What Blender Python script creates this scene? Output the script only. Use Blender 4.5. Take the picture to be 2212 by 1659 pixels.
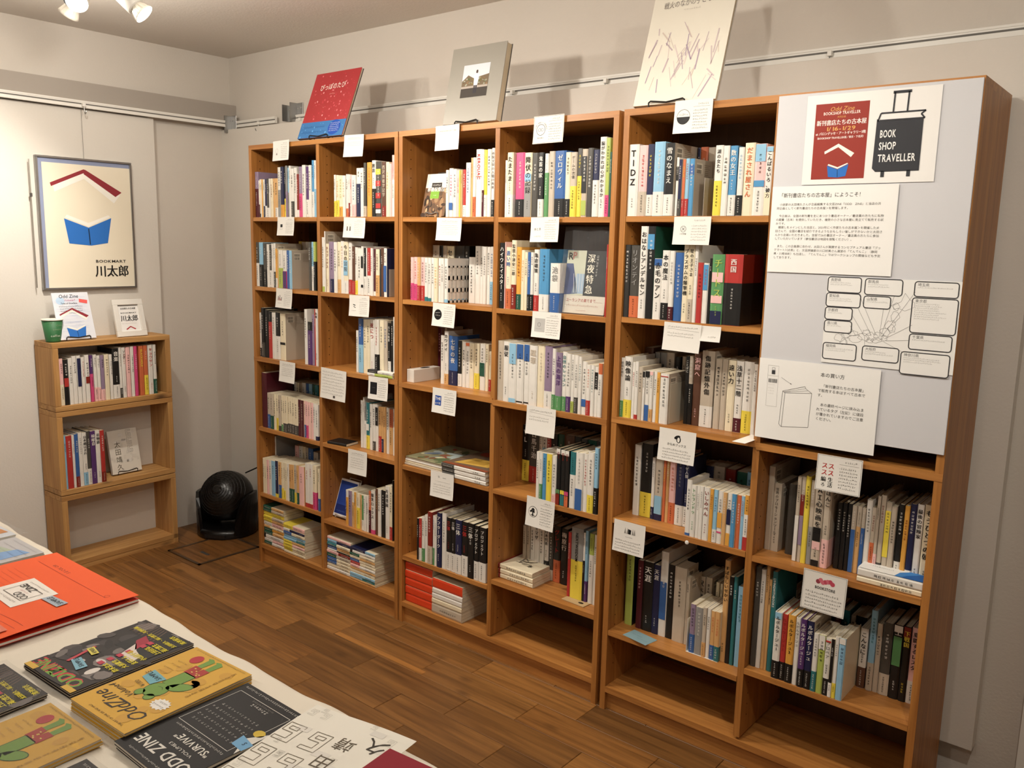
import bpy, bmesh, math, random
from mathutils import Matrix, Vector
for o in list(bpy.data.objects): bpy.data.objects.remove(o)
SC = bpy.context.scene
COL = SC.collection
PI = math.pi

# ------------------------------------------------------------------ camera
def vsub(a, b): return Vector(a) - Vector(b)
YAW, PITCH, ROLL, FPX = 0.686941, 0.162796, 0.022865, 1837.06
cy, sy, cp, sp = math.cos(YAW), math.sin(YAW), math.cos(PITCH), math.sin(PITCH)
Fv = Vector((-sy*cp, cy*cp, -sp)); Rv = Vector((cy, sy, 0)); Uv = Rv.cross(Fv)
cr, sr = math.cos(ROLL), math.sin(ROLL)
R2 = cr*Rv + sr*Uv; U2 = -sr*Rv + cr*Uv
cam_d = bpy.data.cameras.new('camera'); cam = bpy.data.objects.new('camera', cam_d); COL.objects.link(cam)
cam.matrix_world = Matrix(((R2.x, U2.x, -Fv.x, 3.1566), (R2.y, U2.y, -Fv.y, -2.0963), (R2.z, U2.z, -Fv.z, 1.4226), (0, 0, 0, 1)))
cam_d.sensor_fit = 'HORIZONTAL'; cam_d.sensor_width = 36; cam_d.lens = FPX/2212*36
cam_d.clip_start = .02
SC.camera = cam
# ------------------------------------------------------------------ exposure, world
SC.view_settings.view_transform = 'Standard'; SC.view_settings.look = 'None'
SC.view_settings.exposure = EXPOSURE = 0.1
SC.view_settings.gamma = 1; SC.view_settings.use_curve_mapping = False
W = bpy.data.worlds.new('world'); SC.world = W; W.use_nodes = True
W.node_tree.nodes['Background'].inputs[0].default_value = (1, .9, .78, 1)
W.node_tree.nodes['Background'].inputs[1].default_value = .02
# track-light bulbs, with unseen fill bulbs added at the end: (x, y, z, aim x, aim y, aim z, watts, cone degrees, blend)
LAMPS = [
 (.17, -.77, 2.13, -.62, -1.05, 1.15, 44, 92, .9),
 (.32, -.81, 2.135, 1.4, -1.7, .9, 14, 100, .6),
 (.44, -.66, 2.115, 1.2, .1, 1.1, 12, 110, 1),
 (1.03, -.76, 2.10, 1.5, .1, .8, 31, 112, 1),
 (2.12, -.76, 2.15, 2.05, .1, .85, 17, 112, 1),
 (3.2, -1.1, 2.12, 2.1, .1, .9, 22, 115, 1),
 (2.6, -2.3, 2.12, 2.0, -1.6, .72, 10, 110, .7),  # from here down: unseen fill spots added for ambient light
 (1.5, -2.5, 2.12, 1.3, -1.7, .7, 8, 110, .7),
 (.4, -2.5, 2.12, -.4, -1.9, .9, 2, 110, .7),
 (3.4, -2.9, 2.0, 4.2, -2.8, 1.6, 2.5, 150, .7),
 (1.9, -3.3, 2.0, 1.9, -4.0, 1.6, 2.5, 150, .7),
]
LAMP_COL = (1, .925, .82)
BOOKS = """
C 0 0 0
19 25 185 130 12 0 v q.63 #7:w side:v
44 8 150 105 12 0 w q.35 #5
52 8 154 105 12 0 c k.1 #6
60 8 154 105 12 0 w #6
68 9 154 105 12 0 o #6
77 12 153 105 12 0 w n.3 #5
89 14 154 105 12 0 n w.3 #4:w
103 16 155 105 12 0 G w.25 #5:w
119 9 155 105 12 0 w #6
128 16 155 105 12 0 c #6:R
144 13 155 105 12 0 a #6
157 18 155 105 12 0 a w.25 #5
175 22 198 130 12 0 w g.55 #6
197 22 199 130 12 0 n o.25 #5:w
219 13 199 130 12 0 k y.37 #6:w
232 11 202 150 12 0 g v.5 #5
243 9 194 130 12 0 l g.5 #6
252 13 201 150 12 0 w #7
265 18 189 130 12 0 w G.33 #5
283 18 192 130 12 0 w #8
301 16 167 105 12 0 R w.17 #7:p
317 22 195 130 12 0 v m.47 #8:w
339 22 200 150 12 0 w #8
361 19 193 130 12 0 V w.35 #6:w
380 17 198 130 12 0 w #8
397 15 216 150 12 0 s w.45 #6
412 13 215 150 12 0 w l.5 #7
C 0 1 0
534 12 156 105 12 0 w y.38 #6
546 17 154 105 12 0 c y.4 #7:o
563 21 153 105 12 0 c o.25 #7:E
584 17 152 105 12 0 w #6:a
603 14 156 105 12 0 w O.2 #5
617 9 155 105 12 0 w R.33 #3
626 11 154 105 12 0 p w.3 #6:r
637 23 151 105 12 0 w p.3 #8:b
661 25 176 118 12 0 w n.68 #2
686 17 176 118 12 0 w #6
704 14 193 130 12 0 G z.2 #8:w
720 26 194 130 12 0 o #10:O
747 21 200 150 12 0 w k.5 =放浪:k
769 30 195 130 12 0 G blk:y.76-.87,r.55-.66,r.33-.44,r.15-.25,w.06-.14 #9:w side:z
800 21 192 130 12 0 d R.2 =西沢貴雄学記学:z
821 18 191 130 12 0 c #6:a
840 13 185 130 12 0 p #6:w
853 15 214 150 12 0 p w.6 #10:r
868 4 231 182 12 0 w #4
C 0 0 1
19 20 184 130 10 0 G w.53 #5
39 28 184 130 10 0 l k.5 #3:w
67 28 181 130 10 0 G k.4 #3:w
95 17 177 118 10 0 w #7
112 17 175 118 10 0 G w.4 #7:w
129 12 180 130 10 0 w #6
141 15 181 130 10 0 w G.36 #5 side:z
156 12 160 105 10 0 o w.25 #4
168 7 154 105 10 0 a #5
175 28 155 105 10 0 w E.53 #6
203 25 153 105 10 0 w m.46 #6 blk:V.0-.46h
228 19 155 105 10 0 b #6:w
247 19 154 105 10 0 l #7:w side:z
375 15 190 130 10 0 G #6:w
390 15 191 130 10 0 l w.5 #8
405 15 191 130 10 0 E k.6 #7:w
121 22 191 118 150 1 y #3
143 26 189 118 150 1 z #3
169 22 190 118 150 1 w #3:k
C 0 1 1
460 16 210 150 8 0 w E.1 #9
476 7 233 182 8 0 w #3 side:z
483 18 186 130 8 0 c =タラブックス:R
501 10 193 130 8 0 v #3
511 22 194 130 8 0 v n.27 #8:k
533 20 193 130 8 0 w #8
553 20 194 130 8 0 c a.27 #6
573 19 197 130 8 0 w #8:a
592 26 195 130 8 0 c w.25 =今日の冒険:G blk:l.35-.65
618 20 194 130 8 0 w r.28 #5
638 18 179 118 8 0 d r.28 #3
656 15 176 118 8 0 w y.3 #5
671 22 172 118 8 0 w #8
693 13 180 130 8 0 w blk:k.55-.8,k.15-.22 #5:k
706 12 174 118 8 0 k w.4 #6:w
718 6 174 118 8 0 w #4
724 21 175 118 8 0 r w.42 #9:w
745 13 174 118 8 0 w #8:k
758 13 172 118 8 0 q w.1 #7:w
771 21 171 118 8 0 c a.45 #6
792 8 171 118 8 0 x #9:w
800 14 175 118 8 0 d #4
814 17 175 118 8 0 w blk:b.1-.65 #4:k side:n
C 0 0 2
19 17 188 130 15 0 w k.2 #6:n
36 23 210 150 15 0 k G.3 #6:w
59 29 203 150 15 0 k #8:w
88 24 198 130 15 0 k r.78 #8:w
112 26 195 130 15 0 w #7
138 30 197 130 15 0 k w.5 #4:w
168 38 195 130 15 0 c blk:k.33-.39 #6 side:z
333 19 223 150 15 0 w #8
352 28 174 118 15 0 k V.8 #5:w
380 15 205 150 15 0 v #7
395 10 227 182 15 0 r #8:w
405 16 228 182 15 0 w =失敗:k
C 0 1 2
642 15 160 105 20 0 w #7
659 26 208 150 20 0 b l.52 #5:w
685 21 206 150 20 0 c #8
706 17 206 150 20 0 c #7
723 26 207 150 20 0 w =死につ:r
751 23 210 150 20 0 w k.38 #7:r
777 23 209 150 20 0 c #6
800 20 209 150 20 0 z #7:b
823 15 202 150 20 0 k w.3 =七つの殺意:w
838 15 211 150 20 0 k #9:w
853 9 226 182 20 0 w #8
C 0 0 3
30 37 238 137 12 0 q #6:d side:q
67 22 154 105 12 0 z b.4 #5
89 23 155 105 12 0 z D.38 #5
112 18 155 105 12 0 c #7
130 17 155 105 12 0 c y.35 #6
147 18 155 105 12 0 z G.15 #6
165 15 155 105 12 0 c e.2 #6
180 16 156 105 12 0 c G.25 #6
196 16 157 105 12 0 c G.25 #6
212 15 157 105 12 0 c G.27 #6
227 16 157 105 12 0 c G.27 #6
243 17 156 105 12 0 c G.27 #6
261 25 155 105 12 0 c G.27 #6
286 19 155 105 12 0 q #7:z
305 19 154 105 12 0 q #7:z
324 14 154 105 12 0 p b.35 #6
338 15 154 105 12 0 p m.35 #6
353 14 153 105 12 0 p #6
367 17 152 105 12 0 p #7
384 17 151 105 12 0 w #7
401 19 149 105 12 0 w n.12 #7
22 47 186 118 150 1 k #3:w
70 18 187 118 150 1 w #3
88 21 187 118 150 1 c #3
109 17 188 118 150 1 z #3
126 26 190 118 150 1 w #3
153 21 190 118 150 1 b #3:w
174 22 191 118 150 1 l #3
197 22 191 118 150 1 D #3:w
219 22 192 118 150 1 t #3:w
C 0 1 3
626 13 188 130 55 0 w #6
640 9 202 150 55 0 w #8
649 13 185 130 55 0 g w.6 #6
662 19 185 130 55 0 t y.3 blk:w.4-.55 #5
681 16 181 130 55 0 w #7
697 17 183 130 55 0 w G.2 #7
714 16 183 130 55 0 w blk:k.55-.95 #4:w
730 17 178 118 55 0 a r.35 #6
747 13 179 118 55 0 a n.3 #6
761 13 180 130 55 0 a #6
774 18 179 118 55 0 w #7
793 21 177 118 55 0 O a.6 #6
814 11 181 130 55 0 w #6:r
C 0 0 4
19 10 240 182 80 0 w #3:r side:g
27 15 156 71 8 0 c #7:G
42 14 152 105 8 0 c #7:e
56 17 154 105 8 0 p #6
74 19 153 105 8 0 w #6
93 29 157 105 8 0 l #4
122 21 162 105 8 0 n y.1 #6:w
143 20 160 105 8 0 a b.37 #5
163 15 162 105 8 0 c y.3 #6
178 14 162 105 8 0 c y.25 #6
192 15 162 105 8 0 c #6
207 12 163 105 8 0 w #6
219 19 164 105 8 0 a D.36 #5
238 16 166 105 8 0 a D.36 #5
254 18 167 105 8 0 z y.28 #6
272 15 168 118 8 0 a D.3 #5
287 36 168 118 8 0 p #4 side:a
327 27 188 130 8 0 w r.1 #4:r
354 25 190 130 8 0 w r.1 #4:r
379 25 187 130 8 0 c m.4 #6
413 14 178 118 8 0 c b.3 #5
67 27 196 118 150 1 p #3:r
94 27 198 118 150 1 w #3
121 23 200 118 150 1 c #3
144 19 199 118 150 1 z #3
163 34 200 118 150 1 b #3:w
200 33 189 118 150 1 z #4
C 0 1 4
580 16 145 105 15 0 w o.8 #6:k
596 22 146 105 15 0 v #7
618 14 146 105 15 0 w a.7 #6
632 13 147 105 15 0 o #6
645 19 144 105 15 0 c y.6 #6
664 13 143 105 15 0 a #6:e
677 11 143 105 15 0 e w.3 #4
688 15 144 105 15 0 w #7
704 14 146 105 15 0 w #6:k
718 15 169 118 15 0 O q.55 #6:w
733 22 175 118 15 0 w m.1 =爆笑ロックス:k
755 17 185 130 15 0 d #6:a
772 18 187 130 15 0 w #7
790 23 187 130 15 0 k #8:w
813 23 208 150 15 0 w =片道書庫:k
836 18 208 150 15 0 c r.25 #8
854 6 237 182 15 0 k #4:w
C 1 0 0
1121 14 154 105 12 0 w #7
1135 19 159 105 12 0 w #7:m blk:b.14-.3
1154 17 155 105 12 0 w #8
1171 11 152 105 12 0 p #8:O
1182 7 151 105 12 0 y #6:O
1189 8 152 105 12 0 a #7
1197 14 153 105 12 0 r w.25 #6:w
1212 21 174 118 12 0 w #8:b
1233 10 189 130 12 0 a #8
1243 13 189 130 12 0 w O.34 #5:g
1256 26 214 150 12 0 w =KEROUAC:r rot blk:O.6-.601
1283 9 212 150 12 0 w q.4 #2
1292 13 211 150 12 0 y w.33 #8:o
1305 17 212 150 12 0 w #10:k
1322 15 215 150 12 0 w k.25 =移民文学の人間の未来:k
C 1 1 0
1380 9 176 118 10 0 w #9
1390 25 199 130 10 0 c w.35 =たまたま:k
1423 36 197 130 10 0 m k.28 #8:w
1460 29 195 130 10 0 c blk:l.55-.68,g.0-.54 =降伏の記録:k
1489 25 193 130 10 0 G #8:w
1514 21 193 130 10 0 k w.28 =鬼畜の家:w
1537 16 189 130 10 0 w e.7 #6:k
1553 22 195 130 10 0 z #8:G
1575 41 195 130 10 0 b k.28 =ゼロヴィル:w
1617 19 189 130 10 0 c k.28 #5:k
1636 22 188 130 10 0 z y.48 =ゲームの流儀:k
1658 18 198 130 10 0 G y.6 #4:y
1676 20 195 130 10 0 z blk:k.35-.9,E.02-.25 #7:w
1696 19 197 130 10 0 G #9:w
1715 21 191 130 10 0 n w.55 =ハンナのいない:w
1736 22 226 182 10 0 w =脳がわかれば心がわかるか:k
1758 15 222 150 10 0 E m.28 #9:G
1773 8 182 130 10 0 D #9:w
C 1 0 1
958 16 150 105 6 0 p m.4 #6:w
974 18 151 105 6 0 p m.38 #7:r
992 16 151 105 6 0 a r.35 #7:w
1008 19 151 105 6 0 p r.35 #7
1027 16 150 105 6 0 w t.1 #8
1043 16 150 105 6 0 w t.08 #8
1059 16 150 105 6 0 w #8
1075 17 150 105 6 0 c #8:o
1092 16 150 105 6 0 w #8:r
1108 14 150 105 6 0 w #8
1122 17 150 105 6 0 w l.08 #8 side:w
1171 28 156 105 75 0 w #9
1199 24 194 130 75 0 w k.02 #8:G
1223 15 193 130 75 0 w #8
1238 15 192 130 75 0 w #8
1253 15 192 130 75 0 w #9
1268 16 193 130 75 0 w l.4 #9:b
924 34 193 118 150 1 z #3
958 17 191 118 150 1 k #3:w
976 19 192 118 150 1 z #3
996 35 191 118 150 1 c =セウン:k
1037 46 193 118 150 1 x #4:w
1083 24 193 118 150 1 k #3
C 1 1 1
1369 22 209 150 5 0 k =ハイウェイスター:w
1392 4 212 150 5 0 p #4
1396 22 196 130 5 0 c O.33 =蒼い時:b
1418 20 218 150 5 0 c R.36 =監督小津安二郎:G
1438 20 197 130 5 0 o D.25 #7:R
1458 15 188 130 5 0 c #8:a
1473 12 182 130 5 0 c #8:k
1485 13 182 130 5 0 b k.28 #7:w
1498 12 182 130 5 0 w k.28 #4
1510 20 191 130 5 0 w r.26 =亀倉雄策:k
1531 37 193 130 5 0 s w.28 #8:G
1573 37 151 105 5 0 w b.4 =池袋:g
1777 6 211 150 5 0 r #10:w
C 1 0 2
924 22 189 90 178 0 q #7:p
946 16 189 90 178 0 d #6:p
962 10 191 90 178 0 z #3
1033 18 175 118 85 0 w #7
1051 20 192 130 85 0 w a.2 =カワイイ:k
1072 41 177 118 85 0 b n.3 =七年の夜:w
1117 19 164 105 85 0 k w.28 #7:w
1137 17 161 105 85 0 w #6
1154 19 160 105 85 0 w blk:O.92-1 #8
1173 20 159 105 85 0 c #7
1193 24 161 105 85 0 c y.35 #6
1222 24 162 105 85 0 w blk:D.3-.6h #7
1247 15 162 105 85 0 c #6
1262 11 139 105 85 0 c r.3 #6:r
C 1 1 2
1365 27 197 130 8 0 z #9:k
1392 25 197 130 8 0 w r.0 =服従:k
1417 31 194 130 8 0 w blk:l.65-1,l.0-.08 #8:k
1448 29 194 130 8 0 w blk:b.75-1,k.02-.05 #8:k
1477 23 195 130 8 0 w blk:b.72-1,k.02-.05 #7:k
1500 31 194 130 8 0 w =蹴罪:z
1531 29 197 130 8 0 c #9:z
1560 30 198 130 8 0 v w.28 #8:k
1590 14 192 130 8 0 w e.25 #7:V
1604 24 182 130 8 0 v e.25 =上司の海洋:V
1628 18 186 130 8 0 w e.25 =自然のレッスン:t
1646 17 182 130 8 0 w V.27 #8:k
1663 13 180 130 8 0 w E.2 #9:k
1676 15 180 130 8 0 w G.28 #9:k
1691 12 177 118 8 0 w #8:t
1703 18 164 105 8 0 w blk:b.15-.3 #8
1721 15 156 105 8 0 w r.3 #7:O
1736 14 156 105 8 0 w #9:t
1750 13 152 105 8 0 w blk:k.55-.9 #6:w
1763 15 164 105 8 0 O w.8 #8:k side:c
C 1 1 3
1365 32 197 118 150 0 k y.38 =VL:w
1397 42 194 118 150 0 G r.3 =日馬千治:w
1439 14 188 118 150 0 w #6
1453 19 189 118 150 0 w blk:l.3-.7 #7
1540 14 158 105 5 0 w #8
1554 12 157 105 5 0 w e.35 #6
1567 15 158 105 5 0 s #8:k
1582 21 159 105 5 0 y #7:k
1603 17 156 105 5 0 w p.2 #8
1620 16 183 130 5 0 k blk:w.9-1,e.2-.28,R.0-.2 =壱1:R
1637 17 182 130 5 0 k blk:w.9-1,y.2-.28,t.0-.2 =壱2:R
1655 16 182 130 5 0 k blk:w.9-1,m.2-.28,O.0-.2 =壱3:R
1673 21 181 130 5 0 t w.6 #7:k
1695 28 183 130 5 0 w blk:b.0-.38 #8:g
1723 17 184 130 5 0 w #9:r
1740 22 191 130 5 0 w y.3 #8:k
1762 15 208 150 5 0 l k.4 #6:k
1472 18 185 118 150 1 r k.3 #5:w
1490 27 187 118 150 1 k #4
1517 26 189 118 150 1 D #4:w
1543 41 190 118 150 1 d #4
1584 30 192 118 150 1 k #3
1614 23 188 118 150 1 G #3:w
1637 34 189 118 150 1 D #3:w
1671 29 190 118 150 1 G #3:w
C 1 0 4
992 12 159 105 8 0 k #7:w
1004 15 163 105 8 0 r w.3 #6:w
1019 15 171 118 8 0 w e.3 #7:k
1034 15 181 130 8 0 w #7:k
1050 23 197 130 8 0 R z.35 #6:w
1075 10 187 130 8 0 w e.35 #7:b
1085 11 185 130 8 0 w #8:k
1097 22 204 150 8 0 n =アフターダーク:w
1121 21 208 150 8 0 w #8:G
1142 24 196 130 8 0 k w.35 =三体:r
1167 20 197 130 8 0 k w.35 =三体:w
1188 29 199 130 8 0 n w.36 =三体:w
1219 28 199 130 8 0 k w.38 =三体:r
1247 28 200 150 8 0 k #4:w =三体:w
1277 21 198 130 8 0 k w.35 =プロジェクト:w
1299 32 197 130 8 0 k w.36 =プロジェクト:w
C 1 1 4
1395 15 169 118 130 0 z #6:k
1410 15 170 118 130 0 z #6
1427 19 185 130 130 0 w #7
1446 21 190 130 130 0 w =ヤマザ:k
1467 20 186 130 130 0 w #8:k
1489 18 186 130 130 0 w k.35 =日本代表:k
1508 19 189 130 130 0 G z.2 #8:w
1529 28 199 130 130 0 k O.4 =グレート:r
1638 12 220 150 60 0 r #8:w
1651 46 241 182 60 0 g y.55 =NEXTWISDOM:k rot
1697 8 231 182 60 0 w k.6 #5
1705 11 240 182 60 0 l V.3 #7:k
1719 17 234 182 60 0 E w.7 #8:k
1737 13 234 182 60 0 w #8:G
1559 28 196 130 130 1 k =梅原行:w
C 2 0 0
1843 33 196 130 5 0 w =TIDZ:k
1876 27 192 130 5 0 p z.35 #9:r
1903 20 194 130 5 0 n w.3 #6:y
1923 33 199 130 5 0 l w.33 #9:w
1956 29 194 130 5 0 k w.3 =雪のなまえ:w side:z
1993 8 155 105 5 0 w blk:k.6-.85 #6:w
2001 11 149 105 5 0 n G.3 #6:w
2012 9 149 105 5 0 O r.3 #6:y
2021 11 151 105 5 0 l r.3 #7:r
2032 15 150 105 5 0 s blk:b.72-.9 #7:w side:z
2106 22 180 130 5 0 w y.5 =湖の女たち:k
2128 18 178 118 5 0 w #7:G
2146 21 177 118 5 0 s w.3 =数の女王:w
2170 16 172 118 5 0 w k.3 #7:l
2186 28 182 130 5 0 c =だまされ屋さん:O
2214 31 178 118 5 0 p w.4 blk:l.75-1,s.4-.5 #5:k
2245 19 170 118 5 0 w blk:l.92-1,c.0-.35 =こんぱるいろ、彼方:k
1990 10 192 130 125 1 n #4:w
2000 23 193 130 125 1 O #4:w
2024 23 191 130 125 1 z #0
C 2 0 1
1843 18 205 150 5 0 x #9:w
1861 30 204 150 5 0 G O.3 =リオンテイ:g
1891 24 257 182 5 0 w =おはなしアンデルセン:k
1915 24 257 182 5 0 k blk:s.75-.92 #8:w side:D
1939 26 169 118 5 0 w blk:b.88-1 =赤毛のアン:k
1965 23 192 130 5 0 w k.25 =本の魔法:k
1988 16 191 130 5 0 w q.2 #7:g
2004 25 187 130 5 0 b #9:w
2029 18 209 150 5 0 c =ブラスガムの爆撃機:k
2047 16 209 150 5 0 c z.3 =星の王子さま:k
2063 11 208 150 5 0 w #8:G
2074 17 162 105 5 0 r #7:q
2091 16 161 105 5 0 w blk:s.55-.98 #5:r
2107 8 174 118 5 0 k #3:w
2115 36 185 130 5 0 e blk:n.0-.2,p.3-.42,p.6-.75 =チートス:E
2151 51 186 130 5 0 r k.6 =西国:w side:R
C 2 0 2
1843 12 175 118 10 0 w e.28 =絵画を読む:k
1855 26 180 129 10 0 w y.3 =映像論:k
1881 11 166 105 10 0 w #7:r
1892 11 169 118 10 0 w r.08 #8:k
1903 15 155 105 10 0 z #7:k
1918 8 144 105 10 0 w blk:k.87-1 #6:k
1926 15 146 105 10 0 w blk:k.87-1,b.0-.33 #6:k
1941 11 146 105 10 0 w a.25 blk:p.92-1 #6:k
1952 12 147 105 10 0 w #7:k
1964 11 146 105 10 0 o #7:k
1975 27 144 105 10 0 w blk:r.93-.96 #8:k side:z
2027 12 194 130 55 0 k =ことばに:w
2039 13 195 130 55 0 z k.6 =音楽の手帳:w
2053 24 206 150 55 0 d =洞窟へ:p
2077 38 215 150 55 0 z w.28 =傷跡記憶外傷:k
2118 19 196 130 55 0 z #8:k
2137 17 197 130 55 0 z #7:k
2155 23 196 130 55 0 c =遠い力:k
2178 22 196 130 55 0 w q.2 =浅草十二階:k
2201 28 197 130 55 0 w y.32 #9:G
2230 12 193 130 55 0 w #9:k
1843 29 195 128 140 1 d #0
1878 17 184 128 140 1 g #3
1896 22 185 128 140 1 g #3
1919 26 187 128 140 1 z #3
1949 17 177 118 140 1 k #3:w
1970 14 180 128 140 1 z #3
C 2 0 3
1867 22 218 150 70 0 w #9:k
1890 38 225 182 70 0 k y.34 #6:w
1929 11 188 130 70 0 w n.2 #7:k
1941 26 191 130 70 0 z n.1 blk:l.1-.4 #7:k
1967 10 190 130 70 0 O #8:y
1977 11 198 130 70 0 a #7:w
1988 21 201 150 70 0 p O.32 #7:O
2009 26 204 104 70 0 n w.3 #7:g
2035 15 203 104 70 0 n w.3 =なぜ人間:w
2076 16 162 105 8 0 w b.05 #7:k
2092 16 150 105 8 0 w =トレランドゥ:e
2108 11 151 105 8 0 w #8:g
2119 11 152 105 8 0 w #8:g
2130 19 152 105 8 0 w =いしみぺん:R
2149 11 151 105 8 0 o #7:R
2160 13 151 105 8 0 l w.25 #6:b
2173 15 150 105 8 0 w blk:o.3-.6,m.2-.24 #5
2188 12 149 105 8 0 a #7:w
2200 13 149 105 8 0 w blk:n.4-.7,o.0-.25 #5:k
2213 14 150 105 8 0 s #8:w
2227 13 149 105 8 0 O #8:w
2240 10 149 105 8 0 l #8:r
2250 14 154 105 8 0 o w.65 blk:r.0-.25 #5:k
2012 15 162 93 175 1 k #2:r
2027 22 163 93 175 1 p #2:k
2049 26 167 93 175 1 n #2:w
2076 34 171 93 175 1 z #3:k
2113 31 169 93 175 1 R #2
2147 32 167 93 175 1 D #2:k
2180 17 171 93 175 1 l #2
C 2 0 4
1853 27 243 182 75 0 E #7:G side:k
1893 20 219 150 75 0 q #7:p
1913 36 221 150 75 0 k =天涯:w
1949 23 219 150 75 0 n =天涯:w
1972 25 267 182 75 0 w blk:b.2-.65 #8:w
1997 23 232 182 75 0 k #8:w
2020 39 233 74 75 0 z #8:k
2059 12 208 74 75 0 z #4
2094 17 149 105 40 0 v b.38 #6:k
2111 24 145 105 40 0 g #7:w
2135 12 150 105 40 0 z a.3 #5:k
2147 12 150 105 40 0 w #6:k
2159 14 147 105 40 0 a b.3 #6:O
2173 16 149 105 40 0 a t.3 #6:O
2186 17 302 182 50 0 a =すばらしいせかい:k
2203 14 258 182 50 0 k #4
2217 12 262 182 50 0 t #4
2230 19 237 182 50 0 l #8:t
2249 9 290 182 50 0 k =DECATALOG:r rot
2055 27 192 118 150 1 z =沢木耕太郎:k
2083 21 194 118 150 1 z #5:k
2118 11 188 118 150 1 c #3
2131 8 186 118 150 1 c #3
C 2 1 3
2284 17 233 182 75 0 z #0
2301 22 189 130 75 0 z =世界のプロモーションツール:k side:z
2341 21 194 130 75 0 G #0
2376 11 228 182 40 0 z blk:w.0-.55 #8:k
2387 11 229 182 40 0 z blk:v.2-.55,R.55-.8 #6:w
2398 14 234 182 40 0 y #8:k
2412 13 226 182 40 0 z g.45 #5:w
2425 23 225 182 40 0 z blk:p.2-.3,k.0-.08,k.3-.47 =ＡＩ心映画を通:k
2448 19 219 150 40 0 z p.35 =ほんこ:k
2476 13 176 118 60 0 k #8:w
2489 12 177 118 60 0 k #8:w
2501 12 178 118 60 0 k #9:w
2513 12 176 118 60 0 z blk:b.0-.65 #6:w
2525 12 176 118 60 0 z a.7 #8:k
2538 9 175 118 60 0 z b.7 #7:w
2547 14 198 130 60 0 w k.1 #8:k
2561 11 181 130 60 0 z O.5 #7:R
2572 8 213 150 60 0 z p.3 #7:k
2580 12 217 150 60 0 z G.2 #7:R
2592 14 201 150 60 0 z blk:y.3-.9 #7:G
2606 13 194 130 60 0 z #8:k
2621 15 202 150 60 0 k w.28 #7:w
2636 12 202 150 60 0 o #8:R
2648 15 209 150 60 0 n w.2 #7:w
2663 16 211 150 60 0 w =最後の冒険家:k
2680 23 214 150 60 0 c =もうひとつの朝:k
C 2 1 4
2286 16 286 182 30 0 G #5:w
2302 13 282 182 30 0 w #9:k
2315 10 294 182 30 0 a #9:k
2325 8 259 147 30 0 a =HOTELNEWROMANTIC:k rot
2333 14 284 147 30 0 t =LIVINGWITHBOOKS:w rot
2357 20 187 130 5 0 w k.27 blk:l.9-1 =ルポルタージュ1:k
2377 15 186 130 5 0 r k.28 =ルポルタージュ2:R
2393 20 189 130 5 0 o k.28 =ルポルタージュ3:k
2413 13 187 130 5 0 w =ルポルタージュ:k
2427 16 188 130 5 0 V k.27 =ルポルタージュ:w
2443 19 188 130 5 0 n k.27 =ルポルタージュ:w side:z
2463 13 160 105 5 0 w t.35 #7:k
2476 17 160 105 5 0 E blk:w.75-1 #6:k
2493 15 156 105 5 0 w k.3 blk:r.93-.97 =プロペア:k
2508 9 159 105 5 0 k w.25 #5:w
2517 10 167 105 5 0 w y.25 #6:k
2527 17 168 118 5 0 l w.0 blk:w.9-1 #5:n side:c
2627 23 200 150 110 0 k blk:w.9-1,e.45-.85 =上:w
2650 19 202 150 110 0 k blk:R.85-1 =下戦国:y
2669 21 204 150 110 0 p w.3 =夏闘するレスダ:k
2328 19 187 90 178 1 z #3
2456 18 175 90 178 1 R #4:w
2475 21 170 90 178 1 t #5:w
2500 12 162 90 178 1 z #3:k
2513 29 165 90 178 1 k #2
2547 20 165 105 110 1 w d.35 =こんなに:k
2570 16 221 150 110 1 l z.35 #8:t
2586 14 189 130 110 1 z #7:k
2601 25 197 130 110 1 G z.3 #7:w
"""
CRATE = """
K T
-603 16 196 120 0 0 p c.45 #5
-587 20 191 120 0 0 k blk:r.4-.6 #5:w
-566 17 196 120 0 0 w #8
-549 17 203 120 0 0 w #5
-531 17 203 120 0 0 w blk:n.35-.95 #3
-513 15 195 120 0 0 w #8:r
-497 18 203 120 0 0 w blk:R.4-.55 #6
-477 13 200 120 0 0 V m.6 #5:w
-461 14 201 120 0 0 w p.3 =ルコビー:k
-446 14 196 120 0 0 w p.3 =ルコビー:k
-431 16 196 120 0 0 v p.25 #4
-414 20 198 120 0 0 c #7
-392 13 196 120 0 0 w #8
-378 29 220 120 0 0 k w.28 =音楽:w
-349 12 224 120 0 0 w G.2 #8
-336 17 222 120 0 0 w =ソング:k #5:r
-317 19 221 120 0 0 p #8:k
-296 15 223 120 0 0 w #9:k
-280 15 223 120 0 0 m #8:w
-257 21 222 120 0 0 O =BLACKHOLE:y rot
-235 18 223 120 0 0 O y.4 #4:p
-215 22 223 120 0 0 w =キョウサン:r
-191 15 223 120 0 0 w D.3 #7:k
K M
-612 11 231 120 0 0 l #6
-600 24 228 120 0 0 r #7:w
-576 11 229 120 0 0 w #7
-565 16 230 120 0 0 b R.2 #6:w
-549 17 234 120 0 0 w #8:g
-531 18 231 120 0 0 w l.25 =日本橋はまれ:k
-512 16 235 120 0 0 G w.3 #5:w
-496 22 232 120 0 0 V #3 =楡曜日:w
-474 20 232 120 0 0 w =花物語:k
-454 19 229 120 0 0 r R.2 #7:w
"""
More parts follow.
